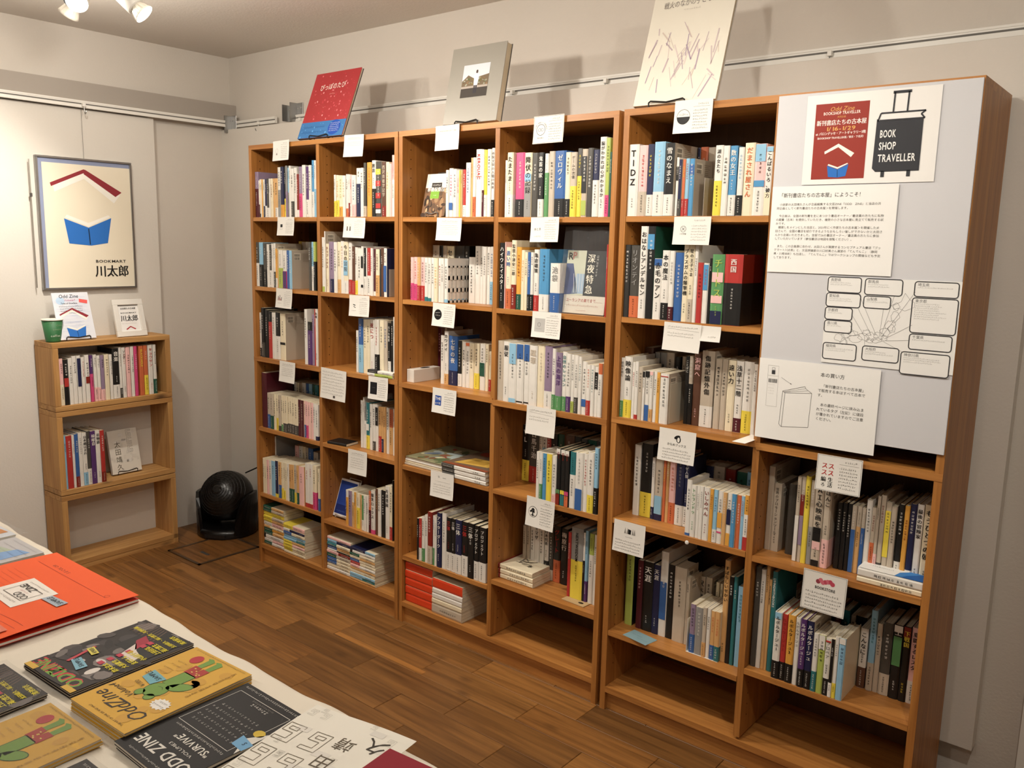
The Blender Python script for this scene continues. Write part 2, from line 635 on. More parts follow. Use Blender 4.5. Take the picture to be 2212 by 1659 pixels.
# ------------------------------------------------------------------ helpers
def lin(h):
    if isinstance(h, str):
        h = h.lstrip('#'); h = [int(h[i:i+2], 16)/255 for i in (0, 2, 4)]
    return tuple((c/12.92 if c <= .04045 else ((c+.055)/1.055)**2.4) for c in h)
PAL = dict(w='e2ded6', c='e6dabd', k='141414', g='8f8e8b', G='47443f', r='b03430', R='7e2318', q='4d1420', b='355f9c', n='1c2145',
           y='e6d04a', o='dba045', O='c96a42', p='ecbcb8', m='cf4a7c', v='8e7b93', V='54326a', t='2a6f74', e='58905a', E='a9b85a',
           l='8dbbd6', s='4f90bd', d='5a3a2a', a='d3a56c', z='bfb2a0', D='1f5140', x='2f2e2c', B='d8401c')
CNAME = dict(w='white', c='cream', k='black', g='grey', G='dark grey', r='red', R='brick red', q='maroon', b='blue', n='navy', y='yellow',
             o='amber', O='orange', p='pale pink', m='magenta', v='mauve', V='purple', t='teal', e='green', E='lime', l='light blue',
             s='sky blue', d='brown', a='tan', z='beige', D='dark green', x='black patterned', B='bright red')
MATS = {}
def newmat(name):
    m = bpy.data.materials.new(name); m.use_nodes = True
    return m, m.node_tree.nodes, m.node_tree.links, m.node_tree.nodes['Principled BSDF']
def flat(col, rough=.6, metal=0, name=None):
    key = (col, rough, metal)
    if key in MATS: return MATS[key]
    m, n, l, b = newmat(name or 'paint_' + str(col).strip('#'))
    b.inputs['Base Color'].default_value = (*lin(PAL.get(col, col)), 1)
    b.inputs['Roughness'].default_value = rough; b.inputs['Metallic'].default_value = metal
    if rough >= .6: b.inputs['Specular IOR Level'].default_value = .25
    nz = n.new('ShaderNodeTexNoise'); nz.inputs['Scale'].default_value = 180
    bp = n.new('ShaderNodeBump'); bp.inputs['Strength'].default_value = .04; bp.inputs['Distance'].default_value = .001
    l.new(nz.outputs['Fac'], bp.inputs['Height']); l.new(bp.outputs[0], b.inputs['Normal'])
    MATS[key] = m
    return m
def objpaint():
    m, n, l, b = newmat('printed_cover')
    oi = n.new('ShaderNodeObjectInfo'); nz = n.new('ShaderNodeTexNoise'); tc = n.new('ShaderNodeTexCoord')
    nz.inputs['Scale'].default_value = 25; l.new(tc.outputs['Object'], nz.inputs['Vector'])
    mp = n.new('ShaderNodeMapRange'); mp.inputs[3].default_value = .9; mp.inputs[4].default_value = 1.06
    l.new(nz.outputs['Fac'], mp.inputs[0])
    mx = n.new('ShaderNodeMix'); mx.data_type = 'RGBA'; mx.blend_type = 'MULTIPLY'; mx.inputs[0].default_value = 1
    l.new(oi.outputs['Color'], mx.inputs[6]); l.new(mp.outputs[0], mx.inputs[7]); l.new(mx.outputs[2], b.inputs['Base Color'])
    b.inputs['Roughness'].default_value = .42
    return m
OBJP = objpaint()
def pagesmat():
    m, n, l, b = newmat('page_edges')
    tc = n.new('ShaderNodeTexCoord'); mp = n.new('ShaderNodeMapping'); mp.inputs['Scale'].default_value = (900, 4, 4)
    nz = n.new('ShaderNodeTexNoise'); nz.inputs['Scale'].default_value = 1
    cr_ = n.new('ShaderNodeValToRGB'); cr_.color_ramp.elements[0].color = (*lin('b9a98a'), 1); cr_.color_ramp.elements[1].color = (*lin('e6dcc4'), 1)
    cr_.color_ramp.elements[0].position = .3; cr_.color_ramp.elements[1].position = .62
    l.new(tc.outputs['Object'], mp.inputs[0]); l.new(mp.outputs[0], nz.inputs['Vector']); l.new(nz.outputs['Fac'], cr_.inputs[0]); l.new(cr_.outputs[0], b.inputs['Base Color'])
    b.inputs['Roughness'].default_value = .85
    return m
PAGES = pagesmat()
def wood(name, c0, c1, axis, rough=.45, sc=1.0, knots=0, objcol=False, tone=.12):
    m, n, l, b = newmat(name)
    tc = n.new('ShaderNodeTexCoord'); oi = n.new('ShaderNodeObjectInfo')
    add = n.new('ShaderNodeVectorMath'); add.operation = 'ADD'
    rv = n.new('ShaderNodeVectorMath'); rv.operation = 'SCALE'; rv.inputs[0].default_value = (13, 7, 5)
    l.new(oi.outputs['Random'], rv.inputs['Scale']); l.new(tc.outputs['Object'], add.inputs[0]); l.new(rv.outputs[0], add.inputs[1])
    mp = n.new('ShaderNodeMapping'); s = [38*sc, 38*sc, 38*sc]; s[axis] = 2.2*sc; mp.inputs['Scale'].default_value = s
    l.new(add.outputs[0], mp.inputs[0])
    nz = n.new('ShaderNodeTexNoise'); nz.inputs['Scale'].default_value = 1; nz.inputs['Detail'].default_value = 6; nz.inputs['Distortion'].default_value = .8
    l.new(mp.outputs[0], nz.inputs['Vector'])
    mp2 = n.new('ShaderNodeMapping'); s2 = [170*sc]*3; s2[axis] = 5*sc; mp2.inputs['Scale'].default_value = s2
    nz2 = n.new('ShaderNodeTexNoise'); nz2.inputs['Scale'].default_value = 1; nz2.inputs['Detail'].default_value = 3
    l.new(add.outputs[0], mp2.inputs[0]); l.new(mp2.outputs[0], nz2.inputs['Vector'])
    av = n.new('ShaderNodeMix'); av.inputs[0].default_value = .35
    l.new(nz.outputs['Fac'], av.inputs[2]); l.new(nz2.outputs['Fac'], av.inputs[3])
    rp = n.new('ShaderNodeValToRGB'); rp.color_ramp.elements[0].color = (*lin(c0), 1); rp.color_ramp.elements[1].color = (*lin(c1), 1)
    rp.color_ramp.elements[0].position = .34; rp.color_ramp.elements[1].position = .66
    l.new(av.outputs[0], rp.inputs[0])
    last = rp.outputs[0]
    if knots:
        mk = n.new('ShaderNodeMapping'); sk = [9.]*3; sk[axis] = 4.2; mk.inputs['Scale'].default_value = sk
        l.new(add.outputs[0], mk.inputs[0])
        vo = n.new('ShaderNodeTexVoronoi'); vo.inputs['Scale'].default_value = 1; l.new(mk.outputs[0], vo.inputs['Vector'])
        kr = n.new('ShaderNodeMapRange'); kr.inputs[1].default_value = .04; kr.inputs[2].default_value = .17; kr.inputs[3].default_value = knots; kr.inputs[4].default_value = 0
        l.new(vo.outputs['Distance'], kr.inputs[0])
        mk2 = n.new('ShaderNodeMix'); mk2.data_type = 'RGBA'; mk2.inputs[7].default_value = (*lin('2c160c'), 1)
        l.new(kr.outputs[0], mk2.inputs[0]); l.new(last, mk2.inputs[6]); last = mk2.outputs[2]
    rm = n.new('ShaderNodeMapRange'); rm.inputs[3].default_value = 1-tone; rm.inputs[4].default_value = 1+tone
    l.new(oi.outputs['Random'], rm.inputs[0])
    mx = n.new('ShaderNodeMix'); mx.data_type = 'RGBA'; mx.blend_type = 'MULTIPLY'; mx.inputs[0].default_value = 1
    l.new(last, mx.inputs[6])
    if objcol: l.new(oi.outputs['Color'], mx.inputs[7])
    else: l.new(rm.outputs[0], mx.inputs[7])
    l.new(mx.outputs[2], b.inputs['Base Color'])
    b.inputs['Roughness'].default_value = rough
    bp = n.new('ShaderNodeBump'); bp.inputs['Strength'].default_value = .12; bp.inputs['Distance'].default_value = .002
    l.new(av.outputs[0], bp.inputs['Height']); l.new(bp.outputs[0], b.inputs['Normal'])
    return m
WOODX = wood('shelf_wood_x', '935c2a', 'bf8444', 0, .42, 1, 0, False, .03)
WOODY = wood('shelf_wood_y', '935c2a', 'bf8444', 1, .42, 1, 0, False, .03)
WOODZ = wood('shelf_wood_z', '8c5726', 'b67b3c', 2, .42, 1, 0, False, .03)
PINEY = wood('crate_pine_y', 'a0713d', 'c99c60', 1, .6, .8, .9, False, .08)
PINEZ = wood('crate_pine_z', 'a0713d', 'c99c60', 2, .6, .8, .9, False, .08)
FLOORW = wood('oak_plank', '65421f', '9a6b38', 0, .42, .8, .5, True)
def plaster(name, col, bump=.25):
    m, n, l, b = newmat(name)
    tc = n.new('ShaderNodeTexCoord')
    n1 = n.new('ShaderNodeTexNoise'); n1.inputs['Scale'].default_value = 120; n1.inputs['Detail'].default_value = 4
    n2 = n.new('ShaderNodeTexNoise'); n2.inputs['Scale'].default_value = 2.5
    l.new(tc.outputs['Object'], n1.inputs['Vector']); l.new(tc.outputs['Object'], n2.inputs['Vector'])
    rp = n.new('ShaderNodeValToRGB'); c = lin(col)
    rp.color_ramp.elements[0].color = (c[0]*.94, c[1]*.93, c[2]*.91, 1); rp.color_ramp.elements[1].color = (*c, 1)
    l.new(n2.outputs['Fac'], rp.inputs[0]); l.new(rp.outputs[0], b.inputs['Base Color'])
    b.inputs['Roughness'].default_value = .9
    bp = n.new('ShaderNodeBump'); bp.inputs['Strength'].default_value = bump; bp.inputs['Distance'].default_value = .002
    l.new(n1.outputs['Fac'], bp.inputs['Height']); l.new(bp.outputs[0], b.inputs['Normal'])
    return m
WALLM = plaster('white_wall', 'dcd7cf'); WALLU = plaster('upper_wall_plaster', 'd3ccc3', .4); CEILM = plaster('ceiling_plaster', 'd8d2ca', .5)
def emit(col, s):
    m, n, l, b = newmat('lamp_glow')
    b.inputs['Base Color'].default_value = (1, 1, 1, 1); b.inputs['Emission Color'].default_value = (*col, 1); b.inputs['Emission Strength'].default_value = s
    return m
def plastic():
    m, n, l, b = newmat('clear_plastic_film')
    b.inputs['Base Color'].default_value = (.35, .35, .35, 1); b.inputs['Roughness'].default_value = .08; b.inputs['Alpha'].default_value = .08
    b.inputs['Specular IOR Level'].default_value = .9
    nz = n.new('ShaderNodeTexNoise'); nz.inputs['Scale'].default_value = 22; nz.inputs['Detail'].default_value = 2; nz.inputs['Distortion'].default_value = 1.5
    bp = n.new('ShaderNodeBump'); bp.inputs['Strength'].default_value = .5; bp.inputs['Distance'].default_value = .01
    l.new(nz.outputs['Fac'], bp.inputs['Height']); l.new(bp.outputs[0], b.inputs['Normal'])
    return m
FILM = plastic()
STEEL = flat('9b9a98', .35, .9, 'brushed_steel'); ALU = flat('c9c6c0', .35, .6, 'aluminium'); BLACKW = flat('141414', .35, .3, 'black_wire'); WHITEP = flat('e6e3dc', .4, 0, 'white_enamel')

def link(name, me, parent=None, color=None):
    o = bpy.data.objects.new(name, me); COL.objects.link(o)
    if parent: o.parent = parent
    if color is not None: o.color = (*lin(PAL.get(color, color)), 1) if isinstance(color, str) else (*color, 1)
    return o
def empty(name, loc=(0, 0, 0), rot=None):
    o = bpy.data.objects.new(name, None); COL.objects.link(o); o.location = loc; o.empty_display_size = .05
    if rot is not None: o.rotation_euler = rot
    return o
USED = {}
def tag(o, label, cat, group=None):
    o['label'] = label; o['category'] = cat
    if group: o['group'] = group
    return o
def struct(o): o['kind'] = 'structure'; return o

class MB:
    def __init__(s): s.v = []; s.f = []; s.m = []
    def add(s, vs, fs, mi=0):
        k = len(s.v); s.v += [tuple(v) for v in vs]; s.f += [tuple(i+k for i in f) for f in fs]; s.m += [mi]*len(fs); return s
    def box(s, x0, x1, y0, y1, z0, z1, mi=0, bev=0):
        if not bev:
            return s.add([(x, y, z) for z in (z0, z1) for y in (y0, y1) for x in (x0, x1)],
                         [(0, 2, 3, 1), (4, 5, 7, 6), (0, 1, 5, 4), (2, 6, 7, 3), (0, 4, 6, 2), (1, 3, 7, 5)], mi)
        bm = bmesh.new(); bmesh.ops.create_cube(bm, size=1)
        bmesh.ops.scale(bm, vec=(x1-x0, y1-y0, z1-z0), verts=bm.verts); bmesh.ops.translate(bm, vec=((x0+x1)/2, (y0+y1)/2, (z0+z1)/2), verts=bm.verts)
        bmesh.ops.bevel(bm, geom=list(bm.edges), offset=bev, segments=1, affect='EDGES', profile=.5)
        bm.verts.index_update()
        s.add([v.co[:] for v in bm.verts], [[v.index for v in f.verts] for f in bm.faces], mi); bm.free(); return s
    def ring(s, c, ax, r, n):
        ax = Vector(ax).normalized(); a = ax.orthogonal().normalized(); b = ax.cross(a)
        return [Vector(c) + r*(a*math.cos(2*PI*i/n) + b*math.sin(2*PI*i/n)) for i in range(n)]
    def tube(s, pts, r, n=8, mi=0, cap=True):
        pts = [Vector(p) for p in pts]; rings = []; a = None
        for i, p in enumerate(pts):
            t = (pts[min(i+1, len(pts)-1)] - pts[max(i-1, 0)]).normalized()
            if a is None: a = t.orthogonal().normalized()
            else: a = (a - t*a.dot(t)).normalized()
            b = t.cross(a); rr = r[i] if isinstance(r, (list, tuple)) else r
            rings.append([p + rr*(a*math.cos(2*PI*k/n) + b*math.sin(2*PI*k/n)) for k in range(n)])
        vs = [v for g in rings for v in g]; fs = []
        for i in range(len(rings)-1):
            for k in range(n): fs.append((i*n+k, i*n+(k+1) % n, (i+1)*n+(k+1) % n, (i+1)*n+k))
        if cap: fs.append(tuple(range(n))[::-1]); fs.append(tuple((len(rings)-1)*n+k for k in range(n)))
        return s.add(vs, fs, mi)
    def lathe(s, prof, n=24, mi=0, c=(0, 0, 0)):
        vs = [(c[0]+r*math.cos(2*PI*k/n), c[1]+r*math.sin(2*PI*k/n), c[2]+z) for r, z in prof for k in range(n)]
        fs = [(i*n+k, i*n+(k+1) % n, (i+1)*n+(k+1) % n, (i+1)*n+k) for i in range(len(prof)-1) for k in range(n)]
        fs.append(tuple(range(n))[::-1]); fs.append(tuple((len(prof)-1)*n+k for k in range(n)))
        return s.add(vs, fs, mi)
    def xf(s, M):
        s.v = [tuple(M @ Vector(v)) for v in s.v]; return s
    def build(s, name, mats, parent=None, color=None, smooth=False):
        me = bpy.data.meshes.new(name); me.from_pydata(s.v, [], s.f)
        for m in (mats if isinstance(mats, (list, tuple)) else [mats]): me.materials.append(m)
        if any(s.m): me.polygons.foreach_set('material_index', s.m)
        if smooth: me.polygons.foreach_set('use_smooth', [True]*len(s.f))
        me.update()
        return link(name, me, parent, color)

# ------------------------------------------------------------------ lettering
_fc = bpy.data.curves.new('glyph', 'FONT'); _fc.resolution_u = 2; _fo = bpy.data.objects.new('glyph', _fc)
_gs = bpy.data.scenes.new('glyphs'); _gs.collection.objects.link(_fo); _gv = _gs.view_layers[0]
GL = {}
def glyph(ch, bold=0):
    k = (ch, bold)
    if k not in GL and bold and ord(ch) >= 0x2000:
        GL[k] = glyph(ch)
    if k not in GL:
        _fc.body = ch; _fc.offset = .018 if bold else 0
        _gv.update(); dg = _gv.depsgraph
        me = bpy.data.meshes.new_from_object(_fo.evaluated_get(dg))
        vs = [(v.co.x, v.co.y) for v in me.vertices]; fs = [tuple(p.vertices) for p in me.polygons]
        if vs and ord(ch) < 0x2000: adv = max(v[0] for v in vs) + .06
        else: adv = 1.0 if ord(ch) >= 0x2000 else .3
        GL[k] = (vs, fs, adv); bpy.data.meshes.remove(me)
    return GL[k]
PSEUDO = []
_r = random.Random(5)
for _ in range(9):
    q = []
    for y in sorted(_r.sample([.05, .22, .4, .58, .76], 3)):
        x0 = _r.uniform(.05, .25); q.append((x0, y, _r.uniform(.75, .95), y+.09))
    for x in _r.sample([.15, .45, .72], 2):
        y0 = _r.uniform(0, .3); q.append((x, y0, x+.1, _r.uniform(.7, .9)))
    PSEUDO.append(q)
class Print:
    """flat printing in a plane: shapes in (u, v) collected per colour, one mesh"""
    def __init__(s, lift=.0004): s.v = []; s.f = []; s.m = []; s.mats = []; s.z = lift
    def mi(s, col):
        m = flat(col) if isinstance(col, str) else col
        if m not in s.mats: s.mats.append(m)
        return s.mats.index(m)
    def up(s, d=.00012): s.z += d
    def _a(s, vs, fs, col):
        k = len(s.v); s.v += [(x, y, s.z) for x, y in vs]; s.f += [tuple(i+k for i in f) for f in fs]; s.m += [s.mi(col)]*len(fs)
    def rect(s, x0, y0, x1, y1, col):
        n = max(1, int(abs(y1-y0)/.006)); ys = [y0+(y1-y0)*i/n for i in range(n+1)]
        s._a([(x, y) for y in ys for x in (x0, x1)], [(2*i, 2*i+1, 2*i+3, 2*i+2) for i in range(n)], col)
    def poly(s, pts, col):
        a = sum(pts[i-1][0]*pts[i][1]-pts[i][0]*pts[i-1][1] for i in range(len(pts)))
        s._a(pts if a > 0 else pts[::-1], [tuple(range(len(pts)))], col)
    def ell(s, x, y, rx, ry, col, n=20, rot=0):
        c, d = math.cos(rot), math.sin(rot)
        s.poly([(x+rx*math.cos(2*PI*i/n)*c-ry*math.sin(2*PI*i/n)*d, y+rx*math.cos(2*PI*i/n)*d+ry*math.sin(2*PI*i/n)*c) for i in range(n)], col)
    def line(s, p, q, w, col):
        dx, dy = q[0]-p[0], q[1]-p[1]; L = math.hypot(dx, dy) or 1; nx, ny = -dy/L*w/2, dx/L*w/2
        s._a([(p[0]-nx, p[1]-ny), (q[0]-nx, q[1]-ny), (q[0]+nx, q[1]+ny), (p[0]+nx, p[1]+ny)], [(0, 1, 2, 3)], col)
    def path(s, pts, w, col, close=False):
        for a, b in zip(pts, pts[1:] + ([pts[0]] if close else [])): s.line(a, b, w, col)
    def frame(s, x0, y0, x1, y1, w, col): s.path([(x0, y0), (x1, y0), (x1, y1), (x0, y1)], w, col, True)
    def rrect(s, x0, y0, x1, y1, r, w, col):
        pts = []
        for cx_, cy_, a0 in ((x1-r, y1-r, 0), (x0+r, y1-r, 90), (x0+r, y0+r, 180), (x1-r, y0+r, 270)):
            pts += [(cx_+r*math.cos(math.radians(a0+t)), cy_+r*math.sin(math.radians(a0+t))) for t in (0, 30, 60, 90)]
        s.path(pts, w, col, True)
    def ringl(s, x, y, r, w, col, n=22): s.path([(x+r*math.cos(2*PI*i/n), y+r*math.sin(2*PI*i/n)) for i in range(n)], w, col, True)
    def glyphs(s, vs, fs, x, y, sx, sy, rot, col, shear=0):
        c, d = math.cos(rot), math.sin(rot); out = []
        for a, b in vs:
            a = (a+shear*b)*sx; b = b*sy; out.append((x+a*c-b*d, y+a*d+b*c))
        s._a(out, fs, col)
    def text(s, t, x, y, size, col, anchor='l', rot=0, bold=0, sx=1, shear=0):
        if not t: return 0
        gs = [glyph(c, bold) for c in t]; Wd = sum(g[2] for g in gs)*size*sx
        o = {'l': 0, 'c': -Wd/2, 'r': -Wd}[anchor]; c, d = math.cos(rot), math.sin(rot)
        for ch, g in zip(t, gs):
            s.glyphs(g[0], g[1], x+o*c, y+o*d, size*sx, size, rot, col, shear)
            if bold and ord(ch) >= 0x2000:
                s.z += .00008; s.glyphs(g[0], g[1], x+(o+size*.045)*c, y+(o+size*.045)*d, size*sx, size, rot, col, shear); s.z -= .00008
            o += g[2]*size*sx
        return Wd
    def fit(s, t, x, y, width, size, col, anchor='c', **k):
        n = sum(glyph(c, k.get('bold', 0))[2] for c in t)*size
        s.text(t, x, y, size, col, anchor, sx=min(1.6, width/n), **k)
    def vtext(s, t, x, ytop, size, col, step=None, bold=0):
        step = step or size*1.08; y = ytop
        for ch in t:
            y -= step
            if ch in 'ー：…―-': 
                s.rect(x-size*.05, y+step*.08, x+size*.05, y+step*.92, col); continue
            g = glyph(ch, bold); s.glyphs(g[0], g[1], x-g[2]*size/2, y+size*.12, size, size, 0, col)
            if bold and ord(ch) >= 0x2000: s.z += .00008; s.glyphs(g[0], g[1], x-g[2]*size/2+size*.045, y+size*.12, size, size, 0, col); s.z -= .00008
    def vscr(s, n, x, ytop, size, col, rnd, step=None):
        step = step or size*1.15
        for i in range(n):
            y = ytop-(i+1)*step; k = rnd.uniform(.7, 1)
            for (a, b, c, d) in rnd.choice(PSEUDO): s.rect(x+(a-.5)*size*k, y+b*size*k, x+(c-.5)*size*k, y+d*size*k, col)
    def hscr(s, x0, x1, y, size, col, rnd, gap=.25):
        x = x0
        while x < x1-size*.5:
            k = rnd.uniform(.55, 1); w = size*k*rnd.uniform(.7, 1)
            for (a, b, c, d) in rnd.choice(PSEUDO)[:4]: s.rect(x+a*w, y+b*size*k, x+c*w, y+d*size*k, col)
            x += w*(1+gap)
    def bars(s, x0, y0, x1, y1, col, rnd):
        x = x0
        while x < x1:
            w = rnd.choice((.0004, .0007, .0011)); s.rect(x, y0, min(x+w, x1), y1, col); x += w+rnd.choice((.0005, .0008))
    def build(s, name, parent, O, U, V, bend=None):
        if not s.f: return None
        O, U, V = Vector(O), Vector(U), Vector(V); N = U.cross(V)
        me = bpy.data.meshes.new(name)
        me.from_pydata([tuple(O + U*x + V*y + N*(z + (bend(x, y) if bend else 0))) for x, y, z in s.v], [], s.f)
        for m in s.mats: me.materials.append(m)
        me.polygons.foreach_set('material_index', s.m); me.update()
        o = link(name, me, parent); o['kind'] = 'stuff'
        return o
RND = random.Random(11)
ORD = 'first second third fourth fifth sixth seventh eighth ninth tenth eleventh twelfth thirteenth fourteenth fifteenth sixteenth seventeenth eighteenth nineteenth twentieth twenty-first twenty-second twenty-third twenty-fourth twenty-fifth twenty-sixth twenty-seventh twenty-eighth twenty-ninth thirtieth thirty-first thirty-second'.split()

# ------------------------------------------------------------------ room shell
def slab(name, x0, x1, y0, y1, z0, z1, m): return struct(MB().box(x0, x1, y0, y1, z0, z1).build(name, m))
H = 2.28
slab('wall_back', -.9, 2.9, .35, .47, -.05, H, WALLU)                     # behind the bookcases
slab('wall_left', -.9, -.675, -4.2, .35, -.05, H, WALLU)
slab('wall_right', 4.4, 4.52, -4.2, 1.5, -.05, H, WALLM)
slab('wall_front', -.9, 4.4, -4.2, -4.08, -.05, H, WALLM)
slab('ceiling', -.9, 4.52, -4.2, 1.5, H, H+.1, CEILM)
slab('trim_1', -.675, 2.8, .30, .35, .12, 1.938, WALLM)                   # boarded lower panel of the back wall
slab('trim_2', -.675, -.64, -4.08, -.065, 0, 1.945, WALLM)                # boarded lower panel of the left wall
slab('trim_3', -.675, -.622, -4.08, .349, 1.977, 2.055, flat('a39b92', .8))    # grey fascia board on the left wall
slab('trim_4', 2.9, 2.93, .33, .49, 0, H, WHITEP)                          # casing of the passage at the end
slab('wall_passage', 2.93, 4.4, 1.2, 1.3, -.05, H, flat('2b2622', .8))  # near-black passage walls put the darkness beyond the opening into the colour
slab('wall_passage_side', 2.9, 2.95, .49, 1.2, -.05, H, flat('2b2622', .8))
fl = slab('floor', -.9, 4.52, -4.2, 1.5, -.06, -.012, flat('24160d', .8))
# floor planks: laid in rows along the bookcases
tones = [(1, 1, 1), (.82, .8, .78), (1.12, 1.1, 1.06), (.62, .6, .57), (.9, .88, .86), (1.0, .95, .9), (.76, .74, .72)]
rest = MB(); npl = 0; rr = random.Random(21)
offs = {0: .522, 1: .81, 2: 1.06, 3: .875, 4: .582}
light = {(1, 1)}
k = 0; y1 = .302; row = -3
ys = [.302, .24]
edges = [.35, .24, .12, .002, -.114, -.237, -.358, -.477, -.597]
while edges[-1] > -4.1: edges.append(edges[-1]-.12)
for r in range(len(edges)-1):
    ya, yb = edges[r+1], edges[r]
    L = .43; x = offs.get(r-3, rr.uniform(0, .43)) ; x -= L*math.ceil((x+.68)/L)
    first = True
    while x < 4.4:
        l_ = L if (r-3) in offs else L*rr.choice((1, 1, .8, 1.25)); xa, xb = max(x, -.675), min(x+l_, 4.4)
        if xb-xa > .01:
            g = .0006
            m_ = MB()
            if ya > -1.5 and npl < 290 and xa < 3.0:
                w_, d_ = (xb-xa)/2-g, (yb-ya)/2-g
                m_.add([(-w_, -d_, -.012), (w_, -d_, -.012), (w_, d_, -.012), (-w_, d_, -.012), (-w_, -d_, -.0012), (w_, -d_, -.0012), (w_, d_, -.0012), (-w_, d_, -.0012),
                        (-w_+.0012, -d_+.0012, 0), (w_-.0012, -d_+.0012, 0), (w_-.0012, d_-.0012, 0), (-w_+.0012, d_-.0012, 0)],
                       [(0, 1, 5, 4), (1, 2, 6, 5), (2, 3, 7, 6), (3, 0, 4, 7), (4, 5, 9, 8), (5, 6, 10, 9), (6, 7, 11, 10), (7, 4, 8, 11), (8, 9, 10, 11)])
                p = m_.build('plank', FLOORW, fl, rr.choice(tones)); p.location = ((xa+xb)/2, (ya+yb)/2, rr.uniform(-.0003, .0003)); npl += 1
            else: rest.box(xa+g, xb-g, ya+g, yb-g, -.012, 0)
        x += l_
ro = rest.build('plank_field', FLOORW, fl, (.95, .93, .9)); ro['kind'] = 'stuff'
# narrow sapwood strip in the floor as in the third row
st = MB().box(-.225, .225, -.012, .012, -.001, .0006).build('plank', FLOORW, fl, (1.45, 1.4, 1.25)); st.location = (1.04, -.222, .0002)
# floor access hatch
ht = empty('floor_hatch', (-.28, -.06, 0)); tag(ht, 'square floor access hatch with thin metal frame under black fan', 'hatch')
MB().box(-.115, .125, -.14, .145, .0008, .0022).build('hatch_panel', FLOORW, ht, (.8, .74, .68))
f_ = MB()
for b in ((-.127, .137, -.152, -.14), (-.127, .137, .145, .157), (-.127, -.115, -.152, .157), (.125, .137, -.152, .157)): f_.box(*b, .0008, .004)
f_.build('hatch_frame', flat('6d5a48', .35, .7), ht)
MB().box(-.005, .06, -.065, -.05, .0022, .0034).build('lift_ring', STEEL, ht)

# ------------------------------------------------------------------ picture rails and hooks
def rail(name, loc, L, along, label):
    t = empty(name, loc, (0, 0, PI/2) if along == 'y' else (0, 0, 0)); tag(t, label, 'picture rail')
    m = MB(); m.box(0, L, -.012, 0, -.003, .014).box(0, L, -.014, 0, .014, .02).box(0, L, -.014, 0, -.009, -.003); m.build('rail_channel', WHITEP, t)
    MB().box(0, L, -.0125, -.0118, .004, .009).build('slot', flat('6b6863', .6), t)
    return t
rail('picture_rail', (-.14, .35, 1.955), 2.95, 'x', 'long white picture rail on the back wall above the bookcases')
t = rail('picture_rail', (-.64, -4.05, 1.957), 4.33, 'y', 'white picture rail under the grey board on the left wall'); t.rotation_euler = (0, 0, PI/2); t.location.x = -.622
t = rail('picture_rail', (-.60, .335, 1.957), .33, 'x', 'short white picture rail piece in the wall corner')
def plate(loc, rot, label, s=.04):
    t = empty('metal_bracket', loc, rot); tag(t, label, 'bracket')
    MB().box(-s/2, s/2, -.003, 0, -s*.9, s*.9, bev=.001).build('bracket_plate', STEEL, t)
    MB().box(-s/2, -s/2+.003, -.04, -.003, -s*.9, s*.9).build('bracket_flange', STEEL, t)
    for i, (a, b) in enumerate(((-.01, .018), (.012, .02), (.0, -.02))):
        MB().lathe([(.0035, 0), (.003, .002)], 8).xf(Matrix.Translation((a, -.003, b)) @ Matrix.Rotation(PI/2, 4, 'X')).build('screw', ALU, t)
plate((-.60, .322, 1.962), (0, 0, 0), 'grey steel angle bracket at the corner end of left rail', .045)
plate((-.175, .348, 1.985), (0, 0, 0), 'grey steel plate bracket by short rail end, outer of two', .04)
plate((-.115, .348, 1.985), (0, 0, 0), 'grey steel plate bracket beside the red picture book', .046)
def hook(x, y, z, label, rz=0, wire=0):
    t = empty('rail_hook', (x, y, z), (0, 0, rz)); tag(t, label, 'hook', None)
    MB().box(-.006, .006, -.016, .0, -.006, .008, bev=.001).build('hook_slider', WHITEP, t)
    pts = [(0, -.012, -.006), (0, -.012, -.02)] + [(0, -.012-.008+.008*math.cos(a), -.026-.009*math.sin(a)) for a in [i*PI*1.1/7 for i in range(8)]]
    MB().tube(pts, .0017, 6).build('hook_wire', STEEL, t)
hook(-.385, .323, 1.953, 'steel hook hanging from the short corner rail')
hook(-.09, .338, 1.95, 'steel hook beside the red picture book')
hook(1.138, .338, 1.955, 'steel hook on rail just right of the grey photo book')
hook(1.534, .338, 1.955, 'steel hook on rail left of the large cream book')
hook(2.264, .338, 1.955, 'white sliding hook on rail above the notice board')
hook(-.608, -.39, 1.957, 'wire hanger hook holding the framed poster on left wall', PI/2)

